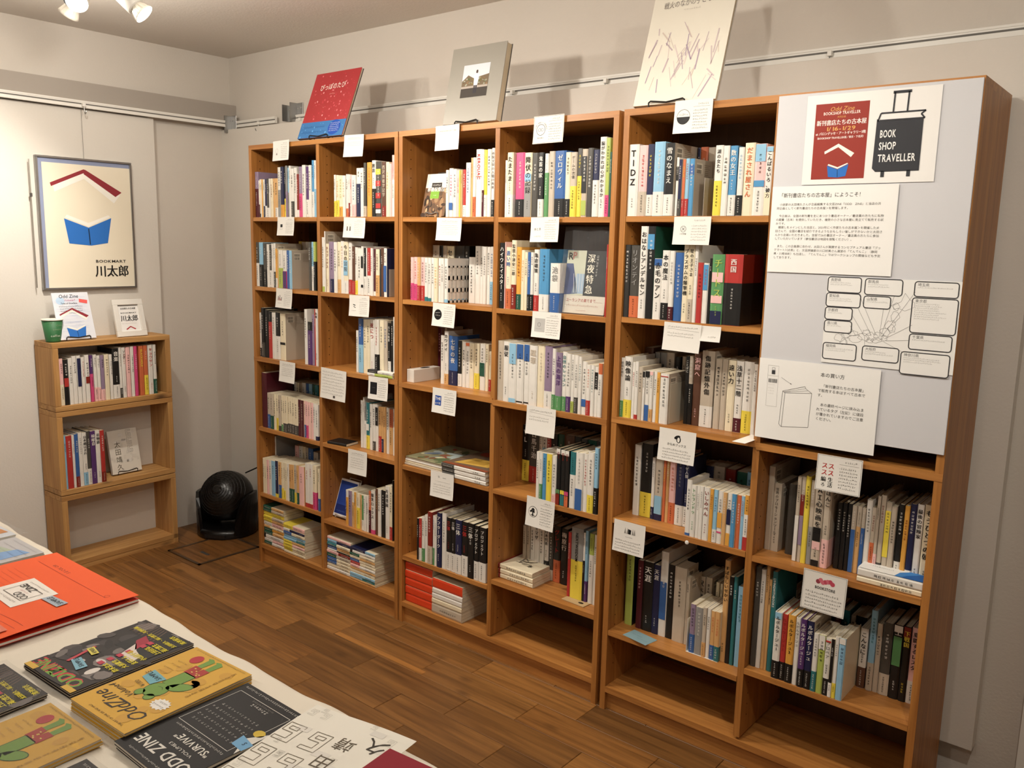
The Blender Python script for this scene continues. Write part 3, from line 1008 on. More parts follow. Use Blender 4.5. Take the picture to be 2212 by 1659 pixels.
# ------------------------------------------------------------------ track lights
def lamp(i, x, y, z, ax, ay, az, watts, cone, blend, visible):
    d = (Vector((ax, ay, az)) - Vector((x, y, z))).normalized()
    q = d.to_track_quat('-Z', 'Y'); M = Matrix.Translation((x, y, z)) @ q.to_matrix().to_4x4()
    lab = ['white track spotlight aimed at the left wall, far left in photo', 'bright track spotlight glaring toward the camera', 'ribbed track spotlight aimed at the bookcases, rightmost in photo'][i] if i < 3 else 'unseen ceiling track spotlight, %s from the left' % ORD[i-3]
    t = empty('track_spotlight', (x, y, H)); tag(t, lab, 'spotlight', 'track spotlights')
    def B(mb, name, mat, smooth=False):
        mb.xf(Matrix.Translation((-x, -y, -H)) @ M); return mb.build(name, mat, t, smooth=smooth)
    body = flat('b9b5ae', .45) if i != 0 else flat('5b6470', .5)
    B(MB().lathe([(.018, .10), (.03, .098), (.031, .03), (.029, .028)], 20), 'lamp_housing', body, True)
    ribs = MB().lathe([(.02, .034), (.024, .02), (.030, .004), (.033, -.004), (.031, -.004), (.024, .01)], 24)
    B(ribs, 'bulb', flat('d8d2c6', .3), True)
    fins = MB()
    for k in range(16):
        a = 2*PI*k/16; c, s_ = math.cos(a), math.sin(a)
        fins.add([(c*.021-s_*.0008, s_*.021+c*.0008, .032), (c*.021+s_*.0008, s_*.021-c*.0008, .032), (c*.034+s_*.0008, s_*.034-c*.0008, .0), (c*.034-s_*.0008, s_*.034+c*.0008, .0)], [(0, 1, 2, 3)])
    B(fins, 'cooling_fins', flat('c9c2b4', .4))
    B(MB().lathe([(.029, -.0035), (.029, -.0045)], 24), 'bulb_lens', GLOW)
    top = M @ Vector((0, 0, .085))
    MB().tube([top - Vector((x, y, H)), (top.x-x, top.y-y, -.02)], .006, 8).build('stem', body, t)
    MB().box(top.x-x-.025, top.x-x+.025, top.y-y-.014, top.y-y+.014, -.028, -.008, bev=.003).build('track_adapter', flat('d9d5cc', .5), t)
    L = bpy.data.lights.new('spot_lamp', 'SPOT'); L.energy = watts; L.color = LAMP_COL; L.spot_size = math.radians(cone); L.spot_blend = blend; L.shadow_soft_size = .026
    lo = bpy.data.objects.new('spot_lamp', L); COL.objects.link(lo); lo.parent = t
    lo.matrix_local = Matrix.Translation((-x, -y, -H)) @ M @ Matrix.Translation((0, 0, -.02))
    P = bpy.data.lights.new('added_spill_light', 'POINT'); P.energy = watts*(.5 if i in (3, 4) else .24); P.color = LAMP_COL; P.shadow_soft_size = .024  # point light added at each bulb to brighten ceiling and upper walls
    po = bpy.data.objects.new('added_spill_light', P); COL.objects.link(po); po.parent = t; po.matrix_local = Matrix.Translation((-x, -y, -H)) @ M @ Matrix.Translation((0, 0, -.03))
GLOW = emit((1, .93, .8), 30)
for i, q in enumerate(LAMPS): lamp(i, *q, i < 3)
for n_, (y_, x0_, x1_) in enumerate(((-.75, .05, 2.9), (-2.7, .3, 2.9))):  # second track is added out of view to carry the fill spots
    t = MB().box(x0_, x1_, y_-.016, y_+.016, H-.012, H).build('light_track', flat('d9d5cc', .5)); tag(t, ['white lighting track along the ceiling in front of bookcases', 'white lighting track added behind the camera for unseen fill spotlights'][n_], 'track')

# ------------------------------------------------------------------ bookcases
BX = [0, .9047, 1.824]; BY = [0, 0, -.005]; BW = .9
ZS = [[[1.509, 1.223, .923, .6165, .321, .0855], [1.5095, 1.2225, .925, .6195, .300, .0855]],
      [[1.508, 1.2198, .9205, .6132, .2645, .082], [1.5065, 1.2173, .9145, .6122, .2918, .082]],
      [[1.508, 1.2234, .929, .6215, .2622, .077], [1.508, 1.2234, .924, .616, .2925, .077]]]
TB = .018
for u in range(3):
    t = empty('bookcase', (BX[u], BY[u], 0))
    tag(t, ['tall wooden bookcase furthest left, beside the black fan', 'tall wooden bookcase in the middle of three', 'tall wooden bookcase with the notice board, nearest the camera'][u], 'bookcase', 'three tall bookcases')
    D = .292
    for x0 in (0, BW-TB): MB().box(x0, x0+TB, 0, D, 0, 1.782).build('side_panel', WOODZ, t)
    MB().box(BW/2-TB/2, BW/2+TB/2, .002, D-.006, .0855, 1.782).build('divider', WOODZ, t)
    MB().box(0, BW, 0, D, 1.782, 1.80).build('top_panel', WOODX, t)
    MB().box(TB, BW-TB, D-.006, D, .06, 1.782).build('back_panel', wood('back_wood_%d' % u, '4c2f15', '5f3d1e', 2, .5) if u == 0 else bpy.data.materials['back_wood_0'], t)  # darker than the shelf wood, putting the cells' inner shade into the colour
    zb = ZS[u][0][5]
    MB().box(TB, BW-TB, 0, D-.006, zb-TB, zb).build('bottom_panel', WOODX, t)
    MB().box(TB, BW-TB, .014, .030, 0, zb-TB).build('kick_board', WOODX, t)
    for c in range(2):
        x0 = TB if c == 0 else BW/2+TB/2; x1 = BW/2-TB/2 if c == 0 else BW-TB
        for r in range(5):
            if r == 2: continue
            z = ZS[u][c][r]; MB().box(x0+.0008, x1-.0008, .001, D-.006, z-.0155, z).build('shelf', WOODX, t)
    zf = min(ZS[u][0][2], ZS[u][1][2])
    for c in range(2):
        x0 = 0.0 if c == 0 else BW/2; x1 = BW/2 if c == 0 else BW; z = ZS[u][c][2]
        MB().box(max(x0, TB) if c == 0 else BW/2+TB/2, min(x1, BW-TB) if c else BW/2-TB/2, 0, D-.006, z-TB, z).build('fixed_shelf', WOODX, t)
        MB().box(x0, x1, -.001, 0.0005, z-TB, z).build('shelf_edging', WOODX, t)
    hs = MB()
    for c in range(2):
        xw = TB+.0002 if c == 0 else BW/2+TB/2+.0002
        for k in range(52):
            z = .14+k*.032
            for yy in (.04, .245):
                a = .0022
                hs.add([(xw, yy+a*math.cos(j*PI/3), z+a*math.sin(j*PI/3)) for j in range(6)], [tuple(range(6))])
    h_ = hs.build('peg_holes', flat('1a0f08', .9), t); h_['kind'] = 'stuff'

# ------------------------------------------------------------------ books
def ushell(w, h, d, t, out=0, y0=0):
    w2 = w/2+out; c = min(.0022, w*.16)
    o_ = [(-w2, d), (-w2, y0-out+c), (-w2*.62, y0-out), (w2*.62, y0-out), (w2, y0-out+c), (w2, d)]
    i_ = [(-w2+t, d), (-w2+t, y0-out+t+c*.5), (-w2*.6, y0-out+t), (w2*.6, y0-out+t), (w2-t, y0-out+t+c*.5), (w2-t, d)]
    return o_, i_
def shell_mesh(mb, o_, i_, z0, z1, ms=(0, 1, 2)):
    n = len(o_); k = [(x, y, z) for z in (z0, z1) for (x, y) in o_ + i_]
    f0, f1, f2 = [], [], []
    for i in range(n-1):
        (f0 if 0 < i < n-2 else f1).append((i, i+1, 2*n+i+1, 2*n+i))
        f2.append((n+i+1, n+i, 3*n+i, 3*n+i+1)); f1.append((2*n+i, 2*n+i+1, 3*n+i+1, 3*n+i)); f1.append((i+1, i, n+i, n+i+1))
    f1.append((0, 2*n, 3*n, n)); f1.append((n-1, 2*n-1, 4*n-1, 3*n-1))
    mb.add(k, f0, ms[0]); b = len(mb.v)-len(k)
    for fs, m in ((f1, ms[1]), (f2, ms[2])):
        mb.f += [tuple(j+b for j in f) for f in fs]; mb.m += [m]*len(fs)
INK = {c: ('w' if sum(lin(PAL[c])) < .75 else 'k') for c in PAL}
NBOOK = [0]
def make_book(name, M, w, h, d, toks, rnd=RND):
    """book standing at origin: spine towards -y, foot at z=0"""
    main = toks[0] if toks else 'w'; side = None; bands = []; blks = []; titles = []; rot = False
    for t in toks[1:]:
        if t.startswith('side:'): side = t[5:]
        elif t.startswith('blk:'):
            for q in t[4:].split(','):
                c, r = q.split('.', 1) if False else (q[0], q[1:]); a, b = r.rstrip('h').split('-'); blks.append((c, float(a), float(b)))
        elif t[0] in '=#':
            s_, _, c = t[1:].partition(':'); titles.append((t[0], s_, c))
        elif t in ('rot',): rot = True
        elif t == 'flat': pass
        elif len(t) > 1 and t[1] == '.': bands.append((t[0], float(t[1:])))
    pb = h < .168
    if side is None: side = main if not pb or main in 'wcz' else 'c'
    R = bpy.data.objects.new(name, None); COL.objects.link(R); R.matrix_world = M; R.empty_display_size = .03
    t_ = min(.0012 if pb else .0022, w*.14); over = 0 if pb else .0025
    mb = MB(); o_, i_ = ushell(w-.0006, h, d, t_); shell_mesh(mb, o_, i_, 0, h)
    cv = mb.build('cover', [OBJP, flat(side, .42) if side != main else OBJP, PAGES], R, main)
    MB().box(-w/2+t_+.0003, w/2-t_-.0003, t_+.001, d-over-.0005, over+.0003, h-over-.0003).build('pages', PAGES, R)
    top = h
    for c, fr in bands:
        if fr < .03: continue
        mb = MB(); o_, i_ = ushell(w-.0006, h*fr, d*.995, .0006, .0004); shell_mesh(mb, o_, i_, .0008, h*fr, (0, 0, 0))
        mb.build('paper_band', OBJP, R, c)
    for c, a, b in blks:
        MB().box(-w*.44, w*.44, -.0011, -.0004, h*a+.001, h*b-.001).build('spine_label', OBJP, R, c)
    bh = max([fr for c, fr in bands if fr >= .2] + [0])
    p = Print(.0012); n0 = 0
    y1 = h*.95; y0 = max(bh*h, h*.06)+.004
    for kind, s_, c in titles:
        c = c or INK[main]; cx_ = 0
        if kind == '#':
            n = int(s_ or 0)
            if n: sz = min(w*.5, (y1-y0)*.8/(n*1.15), .009); p.vscr(n, w*.02, y1-(y1-y0)*rnd.uniform(.02, .15), sz, c, rnd)
        elif rot:
            sz = min(w*.62, .9*(y1-y0)/(.62*len(s_))); p.text(s_, -sz*.34, y1-.004, sz, c, rot=-PI/2, bold=1)
        else:
            n = len(s_); sz = min(w*.74, (y1-y0)*(.8 if n > 3 else .62)/(n*1.08), .024); p.vtext(s_, 0, y1, sz, c, bold=1 if sz > .011 else 0)
            if (y1-y0)-n*sz*1.1 > .03 and w > .014: p.vscr(4, 0, y0+.036, min(.006, w*.4), c, rnd)
    if bh:
        bc = [c for c, fr in bands if fr == bh][0]; hb = bh*h
        p.z = .0016; n = 4 if hb < .045 else 7; sz = min(w*.42, hb*.75/(n*1.15), .007); p.vscr(n, 0, hb*.9, sz, INK[bc], rnd)
    p.build('title', R, (0, 0, 0), (1, 0, 0), (0, 0, 1))
    if side == 'z' and h > .13:
        q = Print(.0003); hb = h-.01
        q.rect(.012, hb-.028, .046, hb+.0, 'd9cfbd'); q.up()
        for yy in (hb-.014, hb-.027): q.bars(.014, yy, .040, yy+.010, '4a4238', rnd)
        for k in range(7): q.rect(.055, hb-.004-k*.005, min(d-.01, .055+rnd.uniform(.02, .05)), hb-.0028-k*.005, '8a7c68')
        q.build('back_print', R, (w/2-.0002, 0, 0), (0, 1, 0), (0, 0, 1))
    NBOOK[0] += 1
    return R, main, [c for c, f in bands if f >= .14]
SHN = ['top', 'second', 'third', 'fourth', 'fifth', 'bottom']
def kindof(h): return ('paperback', 'paperback') if h < .168 else ('book', 'book') if h < .206 else ('tall_book', 'book')
def look(main, bands, word):
    s = CNAME[main] + ' ' + word
    if bands and bands[0] != main: s += ' with ' + CNAME[bands[0]] + ' band'
    return s
cell = None; cnt = {}
for ln in BOOKS.strip().split('\n'):
    q = ln.split(' ')
    if q[0] == 'C': cell = tuple(map(int, q[1:])); cnt = {0: 0, 1: 0}; continue
    x, w, h, d, y, bk = map(int, q[:6]); u, c, r = cell
    z = ZS[u][c][r]; x, w, h, d, y = x/1e3, w/1e3, h/1e3, d/1e3, y/1e3
    nm, wd = kindof(h)
    lean = RND.uniform(-.004, .004)
    M = Matrix.Translation((x+w/2, BY[u]+y+RND.uniform(-.002, .002), z+.0003))
    R, mn, bn = make_book(nm, M, w-.0004, h, d, q[6:])
    k = cnt[bk]; cnt[bk] += 1
    where = ('from left on %s shelf, %s bookcase column' if not bk else 'from left in rear row, %s shelf, %s column') % (SHN[r], ORD[u*2+c])
    lw = look(mn, bn, {'paperback': 'paperback', 'book': 'book', 'tall_book': 'tall book'}[nm])
    lab = '%s, %s %s' % (lw, ORD[k], where)
    if len(lab.replace('-', ' ').split()) > 16: lab = lab.replace(' bookcase column', ' column')
    if len(lab.replace('-', ' ').split()) > 16: lab = lab.replace('in rear row, ', 'rear row, ')
    tag(R, lab, wd, 'books on the %s shelf, %s column' % (SHN[r], ORD[u*2+c]))

# flat stacks: (column, shelf row, x left, length, y front, thicknesses bottom->top, specs, label part)
def lie(name, x, y, z, L, th, d, toks, rz=0):
    M = Matrix.Translation((x, y, z+th/2)) @ Matrix.Rotation(rz, 4, 'Z') @ Matrix.Rotation(PI/2, 4, 'Y')
    return make_book(name, M, th-.0004, L, d, toks)
def stack(name, word, x, y, z, L, d, specs, where, group, jit=.004):
    n = len(specs)
    for i, (th, tk) in enumerate(specs[::-1]):
        R, mn, bn = lie(name, x+RND.uniform(-jit, jit)*.5, y+RND.uniform(0, jit), z, L, th, d, tk.split(' ')); z += th
        j = n-1-i
        tag(R, '%s, %s from top of %s' % (look(mn, bn, word), ORD[j], where), 'book', group)
    return z
g = 'paperbacks stacked flat on the bottom shelf'
S = lambda th, *a: [(th, t) for t in a]
stack('paperback', 'paperback', .0205, .012, .0858, .148, .105, [(.013, 'a D.4 #5'), (.013, 'z D.4 #5'), (.018, 'y #7:k'), (.014, 'z y.42 #6'), (.014, 'a y.42 #5'), (.018, 'p w.4 #6'), (.011, 'c a.3 #5'), (.014, 'o D.4 #5'), (.015, 'a D.42 #6'), (.019, 'w k.1 #7'), (.014, 'p w.4 #6'), (.014, 'w D.38 #5')], 'left bottom stack, first column', g)
stack('paperback', 'paperback', .1725, .006, .0858, .148, .105, [(.02, 'p y.45 #6'), (.012, 'n w.3 #3:w'), (.014, 'c b.38 #5'), (.013, 'l #6:k'), (.012, 't l.6 #5'), (.012, 'a y.4 #7'), (.012, 'p y.42 #6'), (.011, 'c y.42 #6'), (.012, 'c y.4 #6'), (.012, 'c #7')], 'right bottom stack, first column', g)
stack('paperback', 'paperback', .462, .012, .0858, .148, .105, [(.012, 'p #6'), (.012, 'n l.4 #5:w'), (.013, 'c t.4 #6'), (.013, 'a b.4 #6'), (.007, 'k w.4 #2'), (.013, 'R p.5 #6'), (.015, 'z D.4 #6'), (.014, 'c b.4 #6'), (.014, 'c b.4 #6'), (.014, 'c #7'), (.014, 'w #7')], 'left bottom stack, second column', g)
stack('paperback', 'paperback', .614, .006, .0858, .148, .105, [(.012, 'l n.6 #4'), (.012, 'w k.1 #6'), (.011, 'c D.4 #6'), (.011, 'a c.4 #6'), (.012, 'c b.38 #6'), (.012, 'c r.38 #6'), (.012, 'w p.38 #6'), (.01, 'a #6'), (.012, 'c #6'), (.012, 'l #5'), (.011, 't l.5 #5'), (.009, 'a #5')], 'right bottom stack, second column', g)
# red boxed books, third column bottom shelf
g = 'boxed books on the bottom shelf, third column'
stack('boxed_book', 'boxed book', .928, .012, .0823, .142, .205, S(.0312, *['B #0']*5), 'left stack, third column bottom shelf', g, .003)
stack('boxed_book', 'boxed book', 1.075, .006, .0823, .148, .205, [(.037, 'B #0'), (.02, 'w #0'), (.02, 'w #0'), (.02, 'c #0'), (.038, 'z #8:G')], 'right stack, third column bottom shelf', g, .004)
# magazines and art books lying on the fourth shelf, third column
g = 'large art books lying on the fourth shelf'
stack('art_book', 'art book', .925, .012, .6135, .20, .24, [(.008, 'z #0'), (.007, 'w #0'), (.008, 'c #0'), (.008, 'z #0')], 'left pile, third column', g, .005)
zt = stack('art_book', 'art book', 1.126, -.004, .6135, .205, .25, [(.016, 'w G.3 #3'), (.016, 'w G.3 #3'), (.016, 'w G.3 #3')], 'right pile, third column', g, .004)
p = Print(); p.rect(0, 0, .2, .24, '8d8a6a'); p.up()
for i in range(26): p.ell(RND.uniform(.02, .18), RND.uniform(.02, .22), RND.uniform(.01, .035), RND.uniform(.008, .02), RND.choice(['5f6b4a', 'a9b4b0', '7a5238', 'c9c4a0', '6f7f93', '9a4a38']), 12, RND.uniform(0, 3)); p.up(.00002)
pt = empty('cover_art'); 
def on_last(prefix, pr, O, U, V):
    """print placed on the uppermost item of a stack (its local frame already rotated)"""
    o = [o for o in COL.objects if o.name.split('.')[0] == prefix and o.parent is None][-1]
    Mi = o.matrix_world.inverted()
    return pr.build('cover_print', o, Mi @ Vector(O), Mi.to_3x3() @ Vector(U), Mi.to_3x3() @ Vector(V))
bpy.data.objects.remove(pt)
bpy.context.view_layer.update()
def top_of(prefix, x0, x1):
    c = [o for o in COL.objects if o.name.split('.')[0] == prefix and o.parent is None and x0 <= o.matrix_world.translation.x <= x1]
    return max(c, key=lambda o: o.matrix_world.translation.z)
def cover_on(o, pr, O, U, V):
    Mi = o.matrix_world.inverted(); return pr.build('cover_print', o, Mi @ Vector(O), Mi.to_3x3() @ Vector(U), Mi.to_3x3() @ Vector(V))
cover_on(top_of('art_book', .9, .95), p, (.926, .014, .6445), (1, 0, 0), (0, 1, 0))
p = Print(); p.rect(.0, .0, .205, .245, '6e5a48'); p.up()
p.poly([(.03, .03), (.17, .05), (.18, .13), (.05, .12)], 'c9a24a'); p.up(); p.poly([(.06, .05), (.14, .065), (.14, .11), (.07, .1)], 'b08a3a'); p.up()
p.rect(.0, .0, .205, .02, '8a4a30'); p.ell(.06, .19, .04, .03, '8f3f2c'); p.ell(.14, .2, .04, .025, '3f3a34')
cover_on(top_of('art_book', 1.1, 1.2), p, (1.128, -.002, .6618), (1, 0, 0), (0, 1, 0))
# three white books, fourth column fifth shelf
stack('book', 'book', 1.367, .030, .2921, .15, .13, [(.017, 'c R.06 #9'), (.017, 'c R.06 #9'), (.017, 'c R.06 #9')], 'flat pile, fourth column fifth shelf', 'cream books in a flat pile', .006)
p = Print(); 
for i in range(14): p.line((.03+RND.uniform(0, .06), .04+RND.uniform(0, .06)), (.04+RND.uniform(0, .07), .05+RND.uniform(0, .05)), .0025, '6f675c')
p.text('本', .092, .035, .02, 'k', bold=1); p.hscr(.1, .14, .06, .005, 'r', RND)
cover_on(top_of('book', 1.36, 1.375), p, (1.368, .036, .3437), (1, 0, 0), (0, 1, 0))
# two thin books, second column third shelf
stack('book', 'book', .735, -.002, .9253, .138, .19, [(.012, 'w k.4 #6'), (.011, 'E w.3 #6')], 'flat pair, second column third shelf', 'thin books lying flat', .003)
# notebook
R, a, b = lie('notebook', .487, .002, .6198, .1, .011, .07, ['k', 'w.0', 'side:k'], .15); tag(R, 'small black notebook lying alone, second column fourth shelf', 'notebook')
# two books lying, sixth column fourth shelf
stack('book', 'book', 2.5525, .005, .6163, .15, .19, [(.022, 'w l.0 #9'), (.015, 'c #9')], 'flat pair, sixth column fourth shelf', 'books lying flat before the row', .002)
p = Print(); p.rect(.0, .0, .15, .19, 'e4e4e0'); p.up(); p.poly([(.15, 0), (.15, .12), (.13, .07), (.09, .03), (.085, 0)], '3f7fc0'); p.up(); p.poly([(.15, 0), (.15, .06), (.11, .02), (.10, 0)], '1f5aa0'); p.up()
for k in range(4): p.hscr(.02, .075, .03+k*.022, .006, '55606a', RND)
p.hscr(.07, .12, .06, .012, 'k', RND); p.hscr(.06, .11, .085, .010, 'k', RND)
cover_on(top_of('book', 2.55, 2.56), p, (2.5535, .007, .6538), (1, 0, 0), (0, 1, 0))

# ------------------------------------------------------------------ papers, cards
def sheet(name, O, U, V, w, h, col='efece5', bend=.0, nx=5, t=.0003, bz=None):
    """thin paper; local frame U (right), V (up), N towards the viewer; bend lifts the lower edge"""
    O, U, V = Vector(O), Vector(U), Vector(V); N = U.cross(V)
    M = Matrix(((U.x, V.x, N.x, O.x), (U.y, V.y, N.y, O.y), (U.z, V.z, N.z, O.z), (0, 0, 0, 1)))
    fb = bz or (lambda x, y: bend*((h-y)/h)**2)
    m = MB(); ny = 6; vs = []
    for lay in (0, 1):
        for j in range(ny+1):
            for i in range(nx+1):
                x, y = w*i/nx, h*j/ny; vs.append((x, y, fb(x, y)+(t if lay == 0 else 0)))
    st_ = (nx+1)*(ny+1); fs = []
    for j in range(ny):
        for i in range(nx):
            a = j*(nx+1)+i; fs.append((a, a+1, a+nx+2, a+nx+1)); b = a+st_; fs.append((b, b+nx+1, b+nx+2, b+1))
    for i in range(nx):
        fs.append((i, i+st_, i+1+st_, i+1)); a = ny*(nx+1)+i; fs.append((a, a+1, a+1+st_, a+st_))
    for j in range(ny):
        a = j*(nx+1); fs.append((a, a+nx+1, a+nx+1+st_, a+st_)); b = a+nx; fs.append((b, b+st_, b+nx+1+st_, b+nx+1))
    m.add(vs, fs); o = m.build(name, flat(col, .75), None); o.matrix_world = M
    return o, fb
def put(pr, o, fb, z=0, name='print'):
    return pr.build(name, o, (0, 0, z), (1, 0, 0), (0, 1, 0), fb)
def scrib(p, x0, x1, y0, y1, n, col, size=None):
    dy = (y1-y0)/max(n, 1)
    for k in range(n): p.hscr(x0+RND.uniform(0, .002), x1-RND.uniform(0, (x1-x0)*.12), y1-(k+1)*dy, size or dy*.62, col, RND)
GR = '45423f'; LG = '8a867f'
def card(x0, x1, zc, h, kind, label, y=-.0055, bend=.006):
    w = (x1-x0)/1e3; h /= 1e3
    rot = RND.uniform(-.02, .02)
    o, fb = sheet('shop_card', (x0/1e3, y, zc/1e3-h/2), (math.cos(rot), 0, math.sin(rot)), (-math.sin(rot), 0, math.cos(rot)), w, h, 'e2dfd8', bend)
    tag(o, label, 'card', 'shop cards under the shelves')
    p = Print(.0006); k = kind.split(':')[0]; a = kind.split(':')[1:]; L = .045*1
    if k in ('logo', 'ring', 'blackdisc', 'bluesq', 'tree', 'halfdisc', 'greysq', 'red4', 'blacksq', 'bars', 'cups', 'duck', 'plain2', 'hon'):
        p.text if 0 else None
        p.hscr(w*.62, w*.88, h*.84, h*.07, LG, RND); p.line((w*.5, h*.79), (w*.93, h*.79), .0006, LG)
        scrib(p, w*.5, w*.94, h*.12, h*.75, 7, GR if k not in ('cups', 'plain2', 'hon') else LG)
    if k in ('ring',): p.frame(w*.02, h*.02, w*.98, h*.98, .0006, GR)
    cx_, cy_ = w*.25, h*.5
    if k == 'logo': p.ringl(cx_, cy_, h*.11, .0007, LG); p.rect(cx_-.004, cy_-.016, cx_+.004, cy_-.010, LG)
    elif k == 'duck': p.rect(cx_-.007, cy_-.004, cx_+.007, cy_+.008, '2a2a2a'); p.hscr(cx_-.012, cx_+.012, cy_-.013, .005, GR, RND)
    elif k == 'bars':
        for i, (c, hh) in enumerate((('2a2a2a', .018), ('r', .012), ('5d5d5d', .022), ('r', .008), ('2a2a2a', .014))): p.rect(cx_-.013+i*.0055, cy_-.01, cx_-.0095+i*.0055, cy_-.01+hh, c)
        p.hscr(cx_-.012, cx_+.014, cy_-.022, .004, GR, RND)
    elif k == 'cups':
        for dx in (-.008, .008): p.poly([(cx_+dx-.004, cy_-.012), (cx_+dx+.004, cy_-.012), (cx_+dx+.003, cy_+.004), (cx_+dx-.003, cy_+.004)], '6a625c'); p.ringl(cx_+dx, cy_+.008, .005, .0006, LG)
    elif k == 'plain2': p.poly([(cx_-.008, cy_+.006), (cx_+.008, cy_+.003), (cx_+.006, cy_+.0), (cx_-.004, cy_+.002)], '1a1a1a'); p.poly([(cx_-.004, cy_-.004), (cx_+.008, cy_-.008), (cx_+.009, cy_-.006), (cx_-.002, cy_-.002)], '1a1a1a'); p.hscr(cx_-.014, cx_+.014, cy_-.02, .004, LG, RND)
    elif k == 'blacksq': p.rect(w*.1, h*.22, w*.45, h*.75, '17161a'); p.up(.0005); p.hscr(w*.2, w*.36, h*.5, .003, LG, RND)
    elif k == 'ring':
        p.ringl(cx_, cy_, .016, .0012, 'k'); p.ringl(cx_-.005, cy_-.0, .0045, .0008, 'k'); p.ringl(cx_+.005, cy_, .0045, .0008, 'k')
        for i, ch in enumerate('THINKLIONDO'):
            t = PI*.93-i*PI*.86/10; g_ = glyph(ch); p.glyphs(g_[0], g_[1], cx_+.0195*math.cos(t)-.0015*math.sin(t)*0, cy_+.0195*math.sin(t), .006, .006, t-PI/2, 'k')
        p.text('BOOKS', cx_, cy_-.026, .0065, 'k', 'c')
    elif k == 'blackdisc': p.ell(cx_, cy_, .018, .018, '141414'); p.up(.0005); p.line((cx_-.012, cy_+.005), (cx_+.01, cy_+.008), .0008, 'w'); p.hscr(cx_-.012, cx_+.013, cy_-.004, .004, 'w', RND)
    elif k == 'bluesq': p.rect(cx_-.015, cy_-.017, cx_+.015, cy_+.017, '2d4f9a'); p.up(.0005); p.text('THE', cx_, cy_+.002, .014, 'w', 'c', bold=1); p.hscr(cx_-.013, cx_+.014, cy_-.013, .011, 'w', RND)
    elif k == 'tree':
        p.ell(cx_, cy_, .018, .018, '1a1a1a'); p.up(.0005); p.ell(cx_, cy_, .0165, .0165, 'e8e4dc'); p.up(.0005); p.rect(cx_-.0022, cy_-.014, cx_+.0022, cy_+.004, '1a1a1a')
        for i in range(12): p.ell(cx_+RND.uniform(-.01, .01), cy_+RND.uniform(.0, .01), .0034, .003, '1a1a1a', 8)
        p.poly([(cx_-.011, cy_-.012), (cx_+.011, cy_-.012), (cx_, cy_-.008)], '1a1a1a')
    elif k == 'halfdisc':
        p.ringl(cx_, cy_, .019, .0009, 'k', 28); p.poly([(cx_+.019*math.cos(PI+i*PI/14), cy_+.019*math.sin(PI+i*PI/14)) for i in range(15)], '2b2b2b'); p.hscr(cx_-.012, cx_+.013, cy_+.004, .0055, 'k', RND)
    elif k == 'greysq': p.rect(w*.1, h*.22, w*.46, h*.74, 'b4b2ae'); p.up(.0005); p.ringl(cx_+.001, cy_, .006, .0006, GR); p.hscr(cx_-.012, cx_+.012, cy_-.014, .002, GR, RND)
    elif k == 'hon': p.text('本と羊', cx_, cy_-.002, .009, GR, 'c'); p.hscr(cx_-.012, cx_+.014, cy_-.022, .005, LG, RND)
    elif k == 'red4':
        p.frame(w*.02, h*.02, w*.98, h*.98, .0006, GR)
        for i, (dx, dy) in enumerate(((-.009, .012), (.009, .012), (-.009, -.005), (.009, -.005))): p.text('ス', cx_+dx*.9, cy_+dy, .016, 'b01818', 'c', bold=1)
        p.text('編', cx_-.0085, cy_-.021, .013, 'k', 'c', bold=1); p.text('生', cx_+.0085, cy_-.021, .013, 'k', 'c', bold=1); p.text('活', cx_+.0085, cy_-.034, .013, 'k', 'c', bold=1); p.text('ろ', cx_-.0085, cy_-.034, .011, 'k', 'c', bold=1)
    elif k == 'standard':
        p.fit('STANDARDBOOKSTORE', w*.5, h*.74, w*.78, .008, 'c04038'); p.hscr(w*.12, w*.7, h*.66, .0035, 'c04038', RND); p.hscr(w*.12, w*.6, h*.52, .003, LG, RND); scrib(p, w*.12, w*.9, h*.2, h*.48, 4, LG)
    elif k == 'lines': p.hscr(w*.2, w*.85, h*.82, h*.08, LG, RND); p.line((w*.15, h*.78), (w*.85, h*.78), .0005, LG); scrib(p, w*.14, w*.9, h*(1-float(a[0])), h*.72, int(a[1]), LG)
    elif k == 'many': scrib(p, w*.05, w*.95, h*.16, h*.95, 8, LG); p.rect(w*.52, h*.06, w*.6, h*.14, '4a4440'); 
    elif k == 'bulb': p.ringl(w*.36, h*.8, .003, .001, 'k'); p.text('books', w*.6, h*.77, .006, GR, 'c'); p.line((w*.2, h*.62), (w*.85, h*.62), .0005, LG); scrib(p, w*.12, w*.9, h*.18, h*.55, 4, LG)
    elif k == 'xring': p.ringl(w*.27, h*.56, .008, .0009, 'k'); p.line((w*.27-.004, h*.56-.004), (w*.27+.004, h*.56+.004), .001, 'k'); p.line((w*.27-.004, h*.56+.004), (w*.27+.004, h*.56-.004), .001, 'k'); p.text('八文字屋', w*.27, h*.36, .005, GR, 'c'); p.hscr(w*.55, w*.85, h*.84, .005, LG, RND); scrib(p, w*.48, w*.93, h*.15, h*.75, 6, LG)
    elif k == 'gull': p.ell(w*.5, h*.77, .010, .005, '1a1a1a', 14, .4); p.ell(w*.54, h*.7, .007, .009, '1a1a1a', 14); p.up(.0005); p.ell(w*.54, h*.7, .004, .007, 'w', 12); p.text('かもめブックス', w*.5, h*.5, .0085, 'k', 'c'); scrib(p, w*.12, w*.92, h*.08, h*.44, 4, GR)
    elif k == 'pines':
        for dx in (-.014, -.006, .012, .018): p.poly([(w*.5+dx-.003, h*.62), (w*.5+dx+.003, h*.62), (w*.5+dx, h*.82)], LG)
        p.poly([(w*.47, h*.62), (w*.55, h*.62), (w*.56, h*.76), (w*.46, h*.78)], '1a1a1a'); p.hscr(w*.38, w*.62, h*.5, .004, GR, RND); scrib(p, w*.06, w*.95, h*.08, h*.44, 4, GR)
    elif k == 'store':
